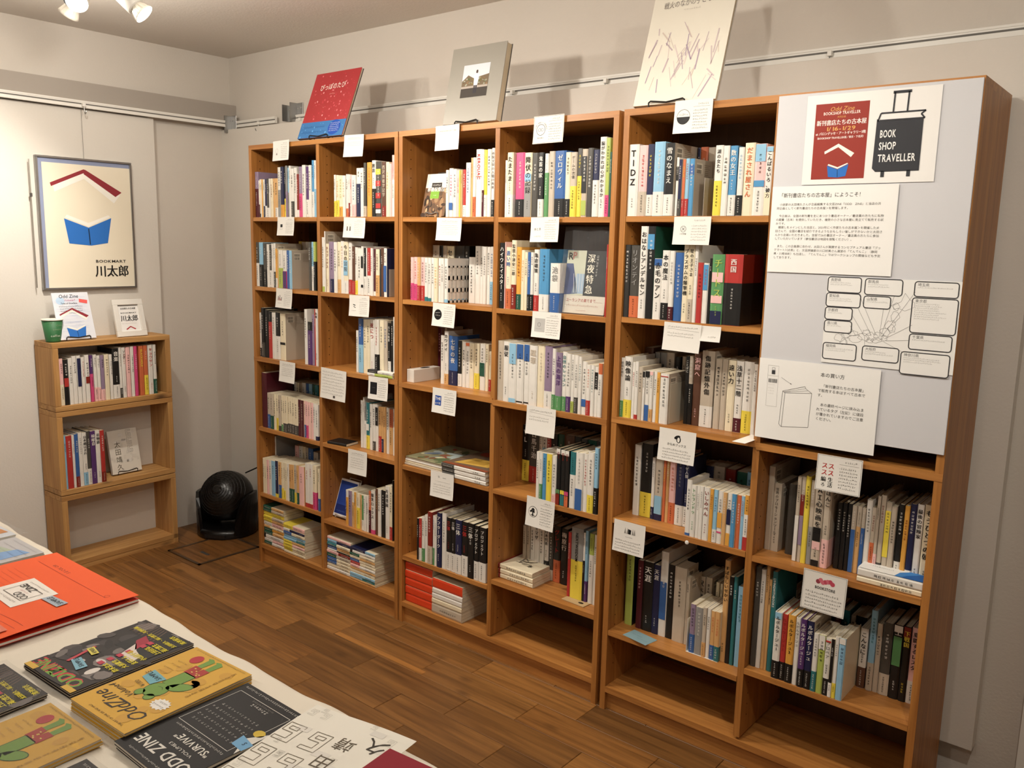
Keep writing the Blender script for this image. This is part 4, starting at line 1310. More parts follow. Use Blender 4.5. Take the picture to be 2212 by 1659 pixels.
        p.frame(w*.02, h*.02, w*.98, h*.98, .0006, GR)
        for i in range(7): p.ell(w*.35+i*.006, h*.78+RND.uniform(-.003, .004), .006, .006, RND.choice(['c96a78', 'b8485a', '8a3a44']), 10)
        p.up(.0005); p.text('BOOKSTORE', w*.52, h*.57, .010, 'k', 'c', bold=1, sx=.8); scrib(p, w*.08, w*.94, h*.08, h*.52, 5, GR)
    elif k == 'note': p.hscr(w*.1, w*.9, h*.82, h*.07, LG, RND); p.line((w*.1, h*.78), (w*.95, h*.74), .0006, LG); scrib(p, w*.1, w*.85, h*.5, h*.7, 2, LG)
    elif k == 'tiny': p.hscr(w*.4, w*.85, h*.25, h*.14, LG, RND)
    put(p, o, fb)
    return o
C1 = 'white card with faint round logo and handwriting, on top edge of first column'
for q in [
 (182, 287, 1767, 77, 'logo', 'white card with faint round logo, on top edge of first column'),
 (619, 727, 1764, 78, 'lines:.5:3', 'nearly blank white card on top edge of second column'),
 (200, 310, 1473, 73, 'duck', 'white card with small black emblem under first column top shelf'),
 (612, 733, 1471, 74, 'cups', 'white card with two cup drawings under second column top shelf'),
 (179, 287, 1185, 79, 'bars', 'white card with red and grey bar logo, first column'),
 (643, 756, 1182, 78, 'plain2', 'white card with two black strokes as logo, second column'),
 (192, 297, 883, 86, 'lines:.7:5', 'white card of plain handwriting under first column third shelf'),
 (464, 617, 868, 120, 'many', 'larger square white sheet full of handwriting, second column'),
 (749, 856, 883, 85, 'blacksq', 'white card with black square picture, second column third shelf'),
 (628, 738, 578, 94, 'lines:.75:5', 'white card curling outward under second column fourth shelf'),
 (1091, 1198, 1763, 80, 'standard', 'white card with red lettered heading, top edge of third column'),
 (1506, 1619, 1763, 81, 'ring', 'white card with ring logo of two loops, top edge of fourth column'),
 (1098, 1212, 1468, 75, 'lines:.75:6', 'pale handwritten card under third column top shelf'),
 (1505, 1612, 1468, 75, 'hon', 'white card lettered in three small characters, fourth column'),
 (1082, 1188, 1180, 79, 'blackdisc', 'white card with solid black disc, third column'),
 (1519, 1630, 1179, 80, 'greysq', 'white card with grey picture square, fourth column second shelf'),
 (1085, 1198, 881, 87, 'bluesq', 'white card with blue square logo, third column'),
 (1506, 1621, 874, 91, 'note', 'mostly empty white card with one heading line, fourth column third shelf'),
 (1080, 1192, 579, 92, 'bulb', 'white card with small bulb drawing, below the art books'),
 (1515, 1627, 575, 97, 'tree', 'white card with round black tree emblem, fourth column'),
 (1986, 2096, 1765, 85, 'halfdisc', 'white card with half black circle logo, top edge of fifth column'),
 (2002, 2111, 1469, 74, 'xring', 'white card with small circled cross, fifth column top shelf'),
 (1987, 2100, 1183, 77, 'note', 'blank looking white card under fifth column second shelf'),
 (2098, 2157, 1198, 41, 'tiny', 'small white slip beside a card, fifth column second shelf'),
 (1990, 2104, 878, 92, 'gull', 'white card with black gull drawing, fifth column third shelf'),
 (1854, 1961, 576, 95, 'pines', 'white card with tree and bird sketch, fifth column fourth shelf'),
 (2439, 2549, 881, 90, 'red4', 'white card with red and black characters, sixth column'),
 (2427, 2537, 572, 103, 'store', 'white card with pink roof picture and bookstore lettering, sixth column')]:
    c = card(*q, y=-.0125 if q[0] > 1830 else -.0075 if False else -.0065)
    if q[0] == 2098: c.location.y += .003

# white price slip lying over a shelf front, blue slip, kraft card
o, fb = sheet('paper_slip', (2.232, -.062, .9302), (1, 0, 0), (.05, .998, 0), .036, .12, 'efece4', 0); tag(o, 'white paper slip sticking out over shelf edge beside notice board', 'slip')
o, fb = sheet('paper_slip', (1.893, .0, .2627), (.985, -.17, 0), (.17, .985, 0), .09, .055, '7f9aa0', 0); tag(o, 'blue grey paper slip lying alone on fifth column fifth shelf', 'slip')
p = Print(); p.hscr(.01, .05, .03, .004, '3a4a52', RND); p.hscr(.04, .08, .018, .003, '3a4a52', RND); put(p, o, fb, .0003)
o, fb = sheet('kraft_card', (1.640, .030, .2923), (.998, -.06, 0), (.06, .998, 0), .09, .055, 'b79b72', 0, t=.002); tag(o, 'brown kraft card lying at front of fourth column fifth shelf', 'card')
p = Print(.0022); p.text('WHITEPRINT', .01, .04, .008, '5a4630', sx=.7); p.hscr(.01, .06, .028, .004, '6a563c', RND); p.ell(.066, .018, .01, .006, '2c2218'); put(p, o, fb)
t = MB().lathe([(.006, 0), (.0055, .002), (.003, .003)], 16).xf(Matrix.Translation((2.092, -.0062, .606)) @ Matrix.Rotation(PI/2, 4, 'X')).build('round_sticker', WHITEP); tag(t, 'small round white button stuck on a shelf edge, fifth column', 'button')

# ------------------------------------------------------------------ notice board on the last bookcase
YB = -.0055
o = MB().box(2.272, 2.722, -.0105, YB, .97, 1.795, bev=.0008).build('notice_board', flat('cfcfd2', .7)); tag(o, 'large pale grey panel covering upper right of last bookcase', 'panel')
FW = (1, 0, 0); FU = (0, 0, 1)
# sheet A
o, fb = sheet('poster_sheet', (2.345, -.0125, 1.581), FW, FU, .298, .207, 'eceae6', 0, 8); tag(o, 'white sheet with red event flyer and black suitcase logo', 'poster')
p = Print(.0007); X0, Y0_, X1, Y1_ = .022, .012, .146, .186
p.rect(X0, Y0_, X1, Y1_, '94362c'); p.up(); xc = (X0+X1)/2
p.text('Odd Zine', xc, Y1_-.018, .014, 'd9a860', 'c', shear=.25); p.fit('BOOKSHOP TRAVELLER', xc, Y1_-.026, .086, .0095, 'f1e6dc', bold=1); p.fit('共同企画', xc, Y1_-.0335, .02, .005, 'd9a860')
p.fit('新刊書店たちの古本屋', xc, Y1_-.049, .116, .0135, 'f6f0ea', bold=1); p.fit('1/16-1/29', xc, Y1_-.0625, .07, .0125, 'd9a860', bold=1)
p.fit('at バロンデッセ・アートギャラリー3階', xc, Y1_-.0715, .116, .0078, 'f6f0ea', bold=1); p.fit('（BOOKSHOP TRAVELLER館／東京・下北沢）', xc, Y1_-.081, .114, .006, 'f6f0ea', bold=1)
def two_books(p, x, y, s, red=True):
    """an open book laid tent-like above an opened blue book, flat print"""
    p.poly([(x-.34*s, y+.30*s), (x-.02*s, y+.47*s), (x-.02*s, y+.39*s), (x-.33*s, y+.24*s)], 'f2efe6'); p.poly([(x-.02*s, y+.47*s), (x+.36*s, y+.24*s), (x+.29*s, y+.15*s), (x-.02*s, y+.39*s)], 'f2efe6'); p.up()
    if red:
        p.poly([(x-.37*s, y+.33*s), (x-.02*s, y+.49*s), (x-.02*s, y+.45*s), (x-.36*s, y+.295*s)], '8e3038'); p.poly([(x-.02*s, y+.49*s), (x+.0*s, y+.485*s), (x+.38*s, y+.27*s), (x+.31*s, y+.22*s), (x-.02*s, y+.44*s)], '8e3038')
    p.poly([(x-.24*s, y-.02*s), (x, y-.11*s), (x+.24*s, y), (x+.22*s, y+.02*s), (x, y-.07*s), (x-.22*s, y+.01*s)], 'f2efe6'); p.up()
    p.poly([(x-.25*s, y-.03*s), (x, y-.12*s), (x+.25*s, y-.01*s), (x+.2*s, y-.28*s), (x+.02*s, y-.31*s), (x-.21*s, y-.29*s)], '2f6fc0'); p.up(); p.line((x, y-.13*s), (x+.01*s, y-.30*s), .012*s, '1a2f4a')
two_books(p, xc, .046, .1, False)
bx, by = .163, .009     # suitcase-book logo
p.rect(bx+.008, by+.016, bx+.102, by+.128, '35363a'); p.poly([(bx+.0, by+.024), (bx+.008, by+.016), (bx+.008, by+.13), (bx+.002, by+.134)], '35363a')
p.path([(bx+.004, by+.128), (bx+.010, by+.146), (bx+.105, by+.146), (bx+.096, by+.139), (bx+.104, by+.130), (bx+.008, by+.130)], .0034, '35363a')
for dx in (.036, .066): p.line((bx+dx, by+.146), (bx+dx+.001, by+.19), .0036, '35363a')
p.line((bx+.033, by+.19), (bx+.072, by+.19), .006, '35363a')
for dx in (.02, .076): p.rect(bx+dx, by+.004, bx+dx+.008, by+.018, '35363a')
p.up()
for i, (s_, wd) in enumerate((('BOOK', .036), ('SHOP', .038), ('TRAVELLER', .082))): p.text(s_, bx+.011, by+.092-i*.027, .0235, 'f0eeea', bold=1, sx=wd/(sum(glyph(c, 1)[2] for c in s_)*.0235))
put(p, o, fb)
# sheet B
o, fb = sheet('notice_sheet', (2.2735, -.0135, 1.369), FW, FU, .298, .209, 'efeeea', 0, 8); tag(o, 'white welcome notice of printed paragraphs, upper sheet on board', 'notice')
p = Print(.0007); p.text('「新刊書店たちの古本屋」にようこそ！', .018, .183, .0118, '3c3a38', bold=0, sx=.96)
TXT = ['　小説家の太田靖久さんが企画編集する文芸ZINE『ODD　ZINE』と当店の共', '同企画として＜新刊書店たちの古本屋＞を開催します。', '', '　今企画は、全国の新刊書を主にあつかう書店オーナー／書店員の方たちに私物', 'の蔵書（古本）を提供していただき、複数の小さな古本屋に見立てて販売する試', 'みです。', '　棚貸しをメインにした当店と、2021年に＜作家たちの古本屋＞を開催した太', '田さんで、全国の書店を紹介できるようなおもしろい催しができないかと太田さ', 'んから企画いただきました。全部で26の書店オーナー／書店員の方たちに参加', 'していただいています（参加書店は地図を御覧ください）。', '', '　また、この企画展に合わせ、太田さんが展開するコンセプチュアル書店「ブッ', 'クマート川太郎」と、文芸評論家の川口好美さん運営の「てんでんこ」（静岡', '県・川根本町）も出店し、「てんでんこ」ではワークショップの開催なども予定', 'しております。']
for i, s_ in enumerate(TXT):
    if s_: p.text(s_, .014, .163-i*.0092, .0068, '6a6864', sx=1.05)
put(p, o, fb)
# sheet C (map)
o, fb = sheet('map_sheet', (2.427, -.0125, 1.155), FW, FU, .296, .208, 'ebeae6', 0, 8); tag(o, 'white sheet with outline map of Japan and boxed prefecture names', 'map')
p = Print(.0007); K = '3a393b'
def uv(x, y):  # crop coordinates -> sheet metres
    a = (620, 75); ex = (1705-620, 105-75); ey = (565-620, 765-75); dx, dy = x-a[0], y-a[1]
    det = ex[0]*ey[1]-ex[1]*ey[0]; u_ = (dx*ey[1]-dy*ey[0])/det; v_ = (ex[0]*dy-ex[1]*dx)/det
    return (u_*.296, .208-v_*.208)
BOXES = [(628, 80, 905, 200, '長野県', 2), (947, 92, 1243, 215, '群馬県', 2), (1348, 110, 1675, 222, '埼玉県', 1), (614, 207, 900, 315, '愛知県', 2), (936, 225, 1150, 318, '山梨県', 1), (1330, 232, 1660, 495, '東京都', 8), (604, 320, 832, 418, '京都府', 1), (598, 425, 828, 520, '香川県', 1), (1312, 505, 1632, 622, '千葉県', 1), (588, 608, 868, 738, '福岡県', 2), (930, 617, 1222, 730, '大阪府', 2), (1248, 645, 1615, 815, '神奈川県', 3)]
RI = random.Random(3)
isl = [(735, 560, 60, 40), (860, 560, 70, 35), (780, 540, 45, 25), (930, 545, 60, 40), (1000, 540, 60, 45), (1060, 530, 55, 45), (1110, 500, 50, 50), (1150, 440, 50, 50), (1190, 380, 45, 50), (1200, 300, 40, 40), (850, 520, 60, 25), (1040, 560, 50, 30), (960, 510, 50, 30), (1170, 470, 40, 40), (1105, 545, 35, 25), (765, 590, 40, 30), (990, 570, 40, 25)]
for x, y, a, b in isl:
    pts = [uv(x+a*(.75+RI.uniform(-.25, .25))*math.cos(t), y+b*(.75+RI.uniform(-.25, .25))*math.sin(t)) for t in [i*2*PI/13 for i in range(13)]]; p.path(pts, .0006, '8a8886', True)
p.path([uv(*q) for q in ((1180, 320), (1175, 290), (1240, 260), (1270, 195), (1310, 245), (1345, 265), (1345, 300), (1270, 330), (1215, 310), (1180, 320))], .0006, '8a8886')
for a, b in (((890, 205), (1040, 525)), ((885, 320), (1000, 530)), ((1098, 318), (1065, 540)), ((1185, 215), (1085, 515)), ((1350, 185), (1090, 530)), ((835, 375), (945, 540)), ((820, 460), (870, 540)), ((1330, 435), (1110, 550)), ((1312, 552), (1120, 565)), ((1258, 645), (1085, 565)), ((945, 615), (945, 540)), ((790, 610), (780, 555))): p.line(uv(*a), uv(*b), .0006, '7a7876')
for x0, y0, x1, y1, s_, n in BOXES:
    a = uv(x0, y0); b = uv(x1, y1); X0, X1 = min(a[0], b[0]), max(a[0], b[0]); y_t, y_b = uv((x0+x1)/2, y0)[1], uv((x0+x1)/2, y1)[1]
    p.z -= .0001; p.rect(X0, y_b, X1, y_t, 'ebeae6'); p.z += .0001
    p.rrect(X0, y_b, X1, y_t, .006, .0024, K); p.text(s_, X0+.006, y_t-.0098, .0082, '4b4947')
    for k in range(n): p.hscr(X0+.006, X0+(X1-X0)*RI.uniform(.6, .92), y_t-.0145-k*.0048, .0034, '85827e', RI)
put(p, o, fb)
# sheet D
o, fb = sheet('notice_sheet', (2.2715, -.0135, .943), FW, FU, .299, .207, 'edece8', 0, 8); tag(o, 'white how to buy notice with book drawing, lowest sheet on board', 'notice')
p = Print(.0007); p.text('本の買い方', .158, .176, .0118, '3c3a38')
for i, s_ in enumerate(['　「新刊書店たちの古本屋」', 'で販売する本はすべて古本で', 'す。', '', '　本の最終ページに挟み込ま', 'れているタグ（左記）に値段', 'が書かれていますのでご注意', 'ください。']):
    if s_: p.text(s_, .154, .15-i*.0118, .0088, '5a5856')
p.frame(.024, .085, .052, .19, .0005, 'b0aeaa'); p.line((.024, .164), (.052, .164), .0005, 'b0aeaa')
p.rect(.034, .168, .043, .178, '3a3a3c'); p.frame(.035, .179, .042, .185, .0006, '3a3a3c'); p.bars(.027, .146, .05, .156, '4a4846', RND)
for y_ in (.14, .131, .124, .117): p.hscr(.027, .044, y_, .0025, 'b0aeaa', RND)
p.line((.06, .162), (.088, .147), .0007, '5a5856'); p.poly([(.088, .147), (.085, .1505), (.0835, .1478)], '5a5856')
bk = '4a4846'; p.path([(.062, .042), (.066, .128), (.072, .124), (.069, .036), (.062, .042)], .0008, bk); p.path([(.072, .124), (.140, .131), (.137, .044), (.069, .036)], .0008, bk)
p.path([(.066, .128), (.122, .146), (.124, .141), (.140, .131)], .0008, bk); p.path([(.068, .126), (.13, .136)], .0005, bk); p.path([(.068, .126), (.124, .141)], .0005, bk)
put(p, o, fb)

# ------------------------------------------------------------------ wire easels and face-out books
def easel(x, y, z, w, lean, label, rz=0, mat=None, dl=.028):
    t = empty('book_stand', (x, y, z), (0, 0, rz)); tag(t, label, 'book stand')
    m = mat or BLACKW; r = .0021; h = .16
    for sx in (-w/2, w/2): MB().tube([(sx, -dl, .014), (sx, -dl, .004), (sx, .0, .0022), (sx, h*math.sin(lean), h*math.cos(lean))], r, 6).build('side_wire', m, t)
    MB().tube([(-w/2, -dl, .014), (-w/2*.9, -dl, .018), (0, -dl, .012), (w/2*.9, -dl, .018), (w/2, -dl, .014)], r, 6).build('front_lip', m, t)
    MB().tube([(-w/2, h*math.sin(lean), h*math.cos(lean)), (w/2, h*math.sin(lean), h*math.cos(lean))], r, 6).build('cross_wire', m, t)
    MB().tube([(0, h*.8*math.sin(lean), h*.8*math.cos(lean)), (0, h*.8*math.sin(lean)+.05, .0022)], r, 6).build('rear_prop', m, t)
    return t
def facing(name, x, y, z, w, h, th, lean, label, cat, pr, col, pages=True, spine_col=None, rz=0, hinge='l'):
    """a book shown by its front cover, leaning back"""
    R = empty(name, (x, y, z)); tag(R, label, cat); z += th*math.sin(lean)*.98
    R.matrix_world = Matrix.Translation((x, y, z)) @ Matrix.Rotation(rz, 4, 'Z') @ Matrix.Rotation(-lean, 4, 'X')
    t_ = .0022; sc = spine_col or col
    MB().box(0, w, 0, t_, 0, h, bev=.0006).build('front_cover', flat(col, .4), R); MB().box(0, w, th-t_, th, 0, h, bev=.0006).build('back_cover', flat(sc, .4), R)
    sx = (0, t_) if hinge == 'l' else (w-t_, w)
    MB().box(sx[0], sx[1], t_*.8, th-t_*.8, 0, h).build('spine', flat(sc, .4), R)
    MB().box(t_ if hinge == 'l' else .003, w-.003 if hinge == 'l' else w-t_, t_, th-t_, .003, h-.003).build('pages', PAGES, R)
    if pr: pr.build('cover_print', R, (0, -.0002, 0), (1, 0, 0), (0, 0, 1))
    return R
# red picture book on the first bookcase
p = Print(.0003); w, h = .268, .276
for i in range(150): p.ell(RND.uniform(.01, w-.01), RND.uniform(.07, h-.01), *(2*[RND.choice((.0008, .0012, .0016, .0026, .004))]), RND.choice(['c4545c', 'cf6a70', 'b84048', 'd98a8c']), 9)
p.up(); p.rect(0, 0, w, .066, '3a6ea4'); p.up()
for i in range(26): p.ell(RND.uniform(.01, w-.01), RND.uniform(.005, .06), *(2*[RND.choice((.0012, .002, .004))]), '5f9fd2', 9)
p.up(); p.ell(w*.78, .036, .036, .031, '1f4aa0', 26); p.up()
for k in range(5): p.hscr(w*.68, w*.88, .052-k*.008, .0055, 'e6e6ee', RND)
p.hscr(.025, .15, .04, .011, '1d4f86', RND); p.hscr(.02, .16, .018, .011, '1d4f86', RND)
p.text('ぴっぽのたび', .052, .2, .028, 'f3e6dc', sx=.9, rot=.03); p.hscr(.12, .155, .178, .007, 'eab0a8', RND)
facing('picture_book', .312, .014, 1.8052, w, h, .012, .37, 'red picture book with blue lower band on first bookcase', 'book', p, 'a02c30', True, '2a1f2c')
easel(.445, .034, 1.8002, .11, .37, 'black wire stand holding the red picture book', dl=.024)
# grey photo book
p = Print(.0003); w, h = .236, .255
px, py, pw, ph = .062, .085, .115, .108
p.rect(px, py, px+pw, py+ph, 'c9ccd2'); p.up(); p.poly([(px, py+.055), (px+.025, py+.074), (px+.05, py+.062), (px+pw, py+.072), (px+pw, py), (px, py)], '6b5b46'); p.up(); p.rect(px, py, px+pw, py+.03, '39322c'); p.rect(px, py+.03, px+pw, py+.037, 'a59a90'); p.up()
for i in range(40): p.ell(px+RND.uniform(.005, pw-.005), py+RND.uniform(.04, .066), .004, .0026, RND.choice(['7a6a3c', '55603a', '8a6a4a', '9a9a88']), 8)
p.up(); cxp = px+.062
p.poly([(cxp-.008, py+.038), (cxp+.008, py+.038), (cxp+.011, py+.072), (cxp+.004, py+.077), (cxp-.004, py+.077), (cxp-.011, py+.072)], 'e8e8ea'); p.rect(cxp-.007, py+.012, cxp-.001, py+.038, '2a2830'); p.rect(cxp+.001, py+.012, cxp+.007, py+.038, '2a2830'); p.ell(cxp, py+.083, .0045, .006, '4a3a30', 12)
facing('photo_book', 1.090, .025, 1.8052, w, h, .028, .2, 'thick grey cloth photo book with small colour photo on cover', 'book', p, '8f8a80', True, '5d5a56')
easel(1.20, .0605, 1.8002, .1, .2, 'black wire stand holding the grey photo book', dl=.040)
# large cream book (generic soft strokes instead of the picture)
p = Print(.0003); w, h = .25, .318
for i in range(46):
    x = RND.uniform(.02, w-.02); y = RND.uniform(.06, .24); p.line((x, y), (x+RND.uniform(-.03, .03), y-RND.uniform(.02, .07)), RND.uniform(.001, .004), RND.choice(['c3b3b4', 'b8a6ac', 'd2c3bf', 'a998a8', 'c9b9ae']))
p.up(); p.fit('戦火のなかの子どもたち', w*.5, .283, .18, .022, '77706c', rot=.02); p.hscr(.1, .15, .268, .006, 'b4aca6', RND)
facing('picture_book', 1.838, .016, 1.8052, w, h, .014, .3, 'large cream picture book with grey strokes, tallest on bookcases', 'book', p, 'ded8ca', True, 'cfc9c2')
easel(1.945, .038, 1.8002, .11, .3, 'black wire stand holding the large cream book', dl=.026)
# small face-out book, third column top shelf
p = Print(.0003); w, h = .106, .15
p.rect(0, 0, w, .1, '7a5a40'); p.up()
for i in range(40): p.ell(RND.uniform(.004, w-.004), RND.uniform(.004, .095), RND.uniform(.003, .012), RND.uniform(.003, .02), RND.choice(['3c2b20', '9a7a58', '5c4634', 'b89a74', '2c2018']), 9); p.up(.000004)
p.up(); p.rect(.03, .1, .078, .118, '3a3430'); p.rect(.03, .062, .072, .092, '7aa83a'); p.up(); p.fit('ヘミングウェイ', .054, .107, .04, .007, 'e6e2da'); p.text('移動祝祭日', .012, .088, .0165, 'f2efe8', bold=1); p.hscr(.045, .062, .072, .004, 'e6f0d8', RND)
facing('paperback', .965, .05, 1.5103, w, h, .012, .22, 'face-out paperback with green label on stand, third column top shelf', 'book', p, 'e6e0d2', True, '3a4a52')
easel(1.018, .0775, 1.5083, .06, .22, 'small wire stand under face-out paperback, third column', mat=STEEL, dl=.030)
# blue face-out book, second column fifth shelf
p = Print(.0003); w, h = .108, .155
p.rect(.004, .012, w-.004, h-.008, '26418f'); p.up(); p.rect(.004, .012, w-.004, .05, '1b2c6c'); p.up()
p.vtext('青い鳥', .078, h-.02, .03, '3f7fd0', bold=1); p.hscr(.014, .07, .022, .006, '5f86c8', RND)
facing('paperback', .462, .045, .3035, w, h, .014, .33, 'blue face-out paperback leaning on stand, second column fifth shelf', 'book', p, 'e2e0e2', True, 'd8d4cc')
easel(.516, .0725, .3002, .07, .33, 'pale wire stand under the blue face-out paperback', mat=flat('c9bfae', .4, .4), dl=.030)

# bagged book, fourth column second shelf
p = Print(.0003); w, h = .152, .19
p.rect(0, .055, .07, h, 'c9cdb8'); p.up(); p.poly([(0, .055), (0, .15), (.025, .15), (.05, .06)], '3f4f7c'); p.poly([(.028, .06), (.04, .12), (.07, .12), (.07, .06)], '9fb6cc'); p.rect(.07, .055, w, h, '25292b'); p.up()
p.text('R', .004, h-.028, .03, '1a1a1a', bold=1); p.text('P', .02, h-.026, .03, 'c07a70', bold=1)
for i in range(4): p.line((.036+i*.009, .062+i*.002), (.030+i*.011, .12), .0012, 'e6e6e0')
p.vtext('深夜特急', .089, h-.006, .028, 'e9e4d2', step=.031, bold=1); p.vscr(7, .112, h-.012, .008, 'b9b8b0', RND)
p.text('ユーラシアの果てまで……', .01, .036, .0115, 'b85a5a', sx=.95); p.hscr(.012, .13, .022, .006, 'c08a80', RND); p.hscr(.05, .09, .008, .004, 'c08a80', RND)
R = facing('book', 1.613, .02, 1.2178, w, h, .02, .12, 'face-out dark book inside crinkled clear bag, fourth column second shelf', 'book', p, 'd9d4c6', True, '4a4a48')
def zb(x, y): return .004*math.sin(x*60+y*23)+.003*math.sin(y*90-x*41)
o, fb = sheet('plastic_bag', (1.606, .006, 1.2185), (.998, 0, .0), (0, .1, .995), .166, .262, '000000', 0, 12, .0004, zb)
o.data.materials[0] = FILM; tag(o, 'crinkled clear plastic bag around the face-out dark book', 'bag')

# bookends
def bookend(x, y, z, w, h, label, col='b5aca0', holes=False):
    t = empty('bookend', (x, y, z)); tag(t, label, 'bookend', 'sheet metal bookends')
    m = MB()
    if holes:
        n = 5; ws = w/n
        for r in range(4): m.box(0, .0012, 0, w, h*r/3.0-(.006 if r else 0) if r else 0, h*r/3.0+.008 if r < 3 else h)
        for i in range(n+1): m.box(0, .0012, min(i*ws, w-.006), min(i*ws+.007, w), 0, h)
    else: m.box(0, .0012, 0, w, 0, h, bev=.0004)
    m.build('upright_plate', flat(col, .45, .2), t); MB().box(-.06, .0, 0, w, 0, .00025).build('base_plate', flat(col, .45, .2), t)
bookend(.2435, .012, 1.2235, .095, .1, 'beige metal bookend on first column second shelf')
bookend(.1985, .02, .9235, .1, .105, 'beige metal bookend on first column third shelf')
bookend(1.1405, .008, 1.2203, .1, .125, 'white perforated bookend on third column second shelf', 'dcd7ce', True)
bookend(2.0748, .007, 1.5084, .1, .1, 'beige metal bookend on fifth column top shelf')
bookend(2.0024, .014, .9295, .105, .115, 'cream metal bookend on fifth column third shelf', 'd6cdb8')
bookend(.8295, .02, 1.2230, .09, .1, 'beige metal bookend on second column second shelf')
t = empty('bookend', (2.088, .036, .2626)); tag(t, 'white wire edged bookend under small paperbacks, fifth column fifth shelf', 'bookend', 'sheet metal bookends')
MB().box(-.0012, 0, 0, .09, 0, .1, bev=.0004).build('upright_plate', WHITEP, t); MB().box(0, .1, -.003, .09, -.0002, .0004).build('base_plate', WHITEP, t)
# white tissue-like box with round slot
t = empty('paper_box', (.9245, .022, .9207)); tag(t, 'white paper box with black oval opening, third column third shelf', 'box')
MB().box(0, .036, 0, .135, 0, .047, bev=.001).build('box_body', flat('dcd4ca', .7), t)
p = Print(.0003); p.ell(.018, .075, .012, .022, '15120f', 22); p.build('oval_opening', t, (0, 0, .047), (1, 0, 0), (0, 1, 0))

# ------------------------------------------------------------------ wine-crate shelf on the left
CR = empty('crate_pivot'); bpy.data.objects.remove(CR)
CM = Matrix.Translation((-.47, -.632, 0)) @ Matrix.Rotation(.034+PI/2, 4, 'Z')   # local x along the front, local y away from the viewer
CMI = CM.to_3x3()
CW, CD = .519, .158
zc = [0, .336, .695, .983]
for i in range(3):
    t = empty('wooden_crate'); t.matrix_world = CM @ Matrix.Translation((0, 0, zc[i]+(.001 if i else 0)))
    tag(t, ['knotty wooden crate shelf, empty, lowest of stack', 'knotty wooden crate shelf, middle of stack, holding grey book stand', 'knotty wooden crate shelf, topmost of stack, filled with comics'][i], 'crate', 'stacked wooden crates')
    h = zc[i+1]-zc[i]-.002; tb = .022
    MB().box(0, CW, 0, CD, 0, tb, bev=.0012).build('bottom_board', PINEY, t) if False else None
    for nm, z0 in (('bottom_board', 0 if i != 0 else .02), ('top_board', h-tb)): MB().box(0, CW, 0, CD, z0, z0+tb, bev=.0014).build(nm, wood('crate_pine_x', 'a0713d', 'c99c60', 0, .6, .8, .9, False, .08) if 'crate_pine_x' not in bpy.data.materials else bpy.data.materials['crate_pine_x'], t)
    for x0 in (0, CW-.024):
        MB().box(x0, x0+.024, 0, CD, (tb if i else 0)+.0003 if i else 0, h-tb-.0003, bev=.0014).build('side_board', PINEZ, t)
    if i == 0:
        MB().box(.024, CW-.024, .002, .02, 0, .02).build('front_foot', bpy.data.materials['crate_pine_x'], t)
Z_T, Z_M = zc[2]+.0235, zc[1]+.0235
cell = None; k = 0
for ln in CRATE.strip().split('\n'):
    q = ln.split(' ')
    if q[0] == 'K': cell = q[1]; k = 0; xlast = .026; continue
    y, w, h = int(q[0])/1e3, int(q[1])/1e3, int(q[2])/1e3
    x = max(y+.632, xlast); xlast = x+w
    M = CM @ Matrix.Translation((x+w/2, .012, (Z_T if cell == 'T' else Z_M)))
    R, mn, bn = make_book('comic_book' if cell == 'T' else 'book', M, w-.0004, h, .128, q[6:])
    tag(R, '%s, %s from left in %s crate' % (look(mn, bn, 'comic' if cell == 'T' else 'book'), ORD[k], 'top' if cell == 'T' else 'middle'), 'book', 'books in the %s crate' % ('top' if cell == 'T' else 'middle')); k += 1
def crate_facing(name, x, y, z, w, h, th, lean, label, cat, pr, col, spine=None):
    R = facing(name, 0, 0, 0, w, h, th, lean, label, cat, pr, col, True, spine)
    R.matrix_world = CM @ Matrix.Translation((x, y, z+th*math.sin(lean))) @ Matrix.Rotation(-lean, 4, 'X'); return R
def six(p, x, y, s, wl, col):
    """an angular numeral six drawn as an outline"""
    p.path([(x, y), (x+.8*s, y), (x+.8*s, y+.55*s), (x+.25*s, y+.55*s), (x+.25*s, y+.95*s), (x+.8*s, y+.95*s), (x+.8*s, y+1.15*s), (x, y+1.15*s)], wl, col, True)
    p.frame(x+.2*s, y+.18*s, x+.6*s, y+.38*s, wl, col)
def jacket(p, w, h):
    """print of the white numeral-six jacket; p in page coordinates"""
    for i in range(24):
        s = RND.uniform(.008, .014); six(p, RND.uniform(.0, w-.015), RND.uniform(.0, h-.02), s, .0004, 'b9b5ac')
    for i in range(10): p.rect(*(lambda a, b: (a, b, a+.022, b+.012))(RND.uniform(.005, w-.03), RND.uniform(.01, h-.02)), 'dedad2')
p = Print(.0003); w, h = .136, .196
jacket(p, w, h); p.up()
for i in range(3): six(p, .085, h-.034-i*.036, .026, .0012, '8a8478')
p.vtext('太田靖久', .038, h-.045, .029, '57503f', step=.034)
crate_facing('book', .255, .062, Z_M+.003, w, h, .016, .2, 'pale grey book of angular numerals, face-out in middle crate', 'book', p, 'dcd7cc')
e = easel(0, 0, 0, .09, .2, 'black wire stand inside the middle crate'); e.matrix_world = CM @ Matrix.Translation((.325, .091, Z_M))
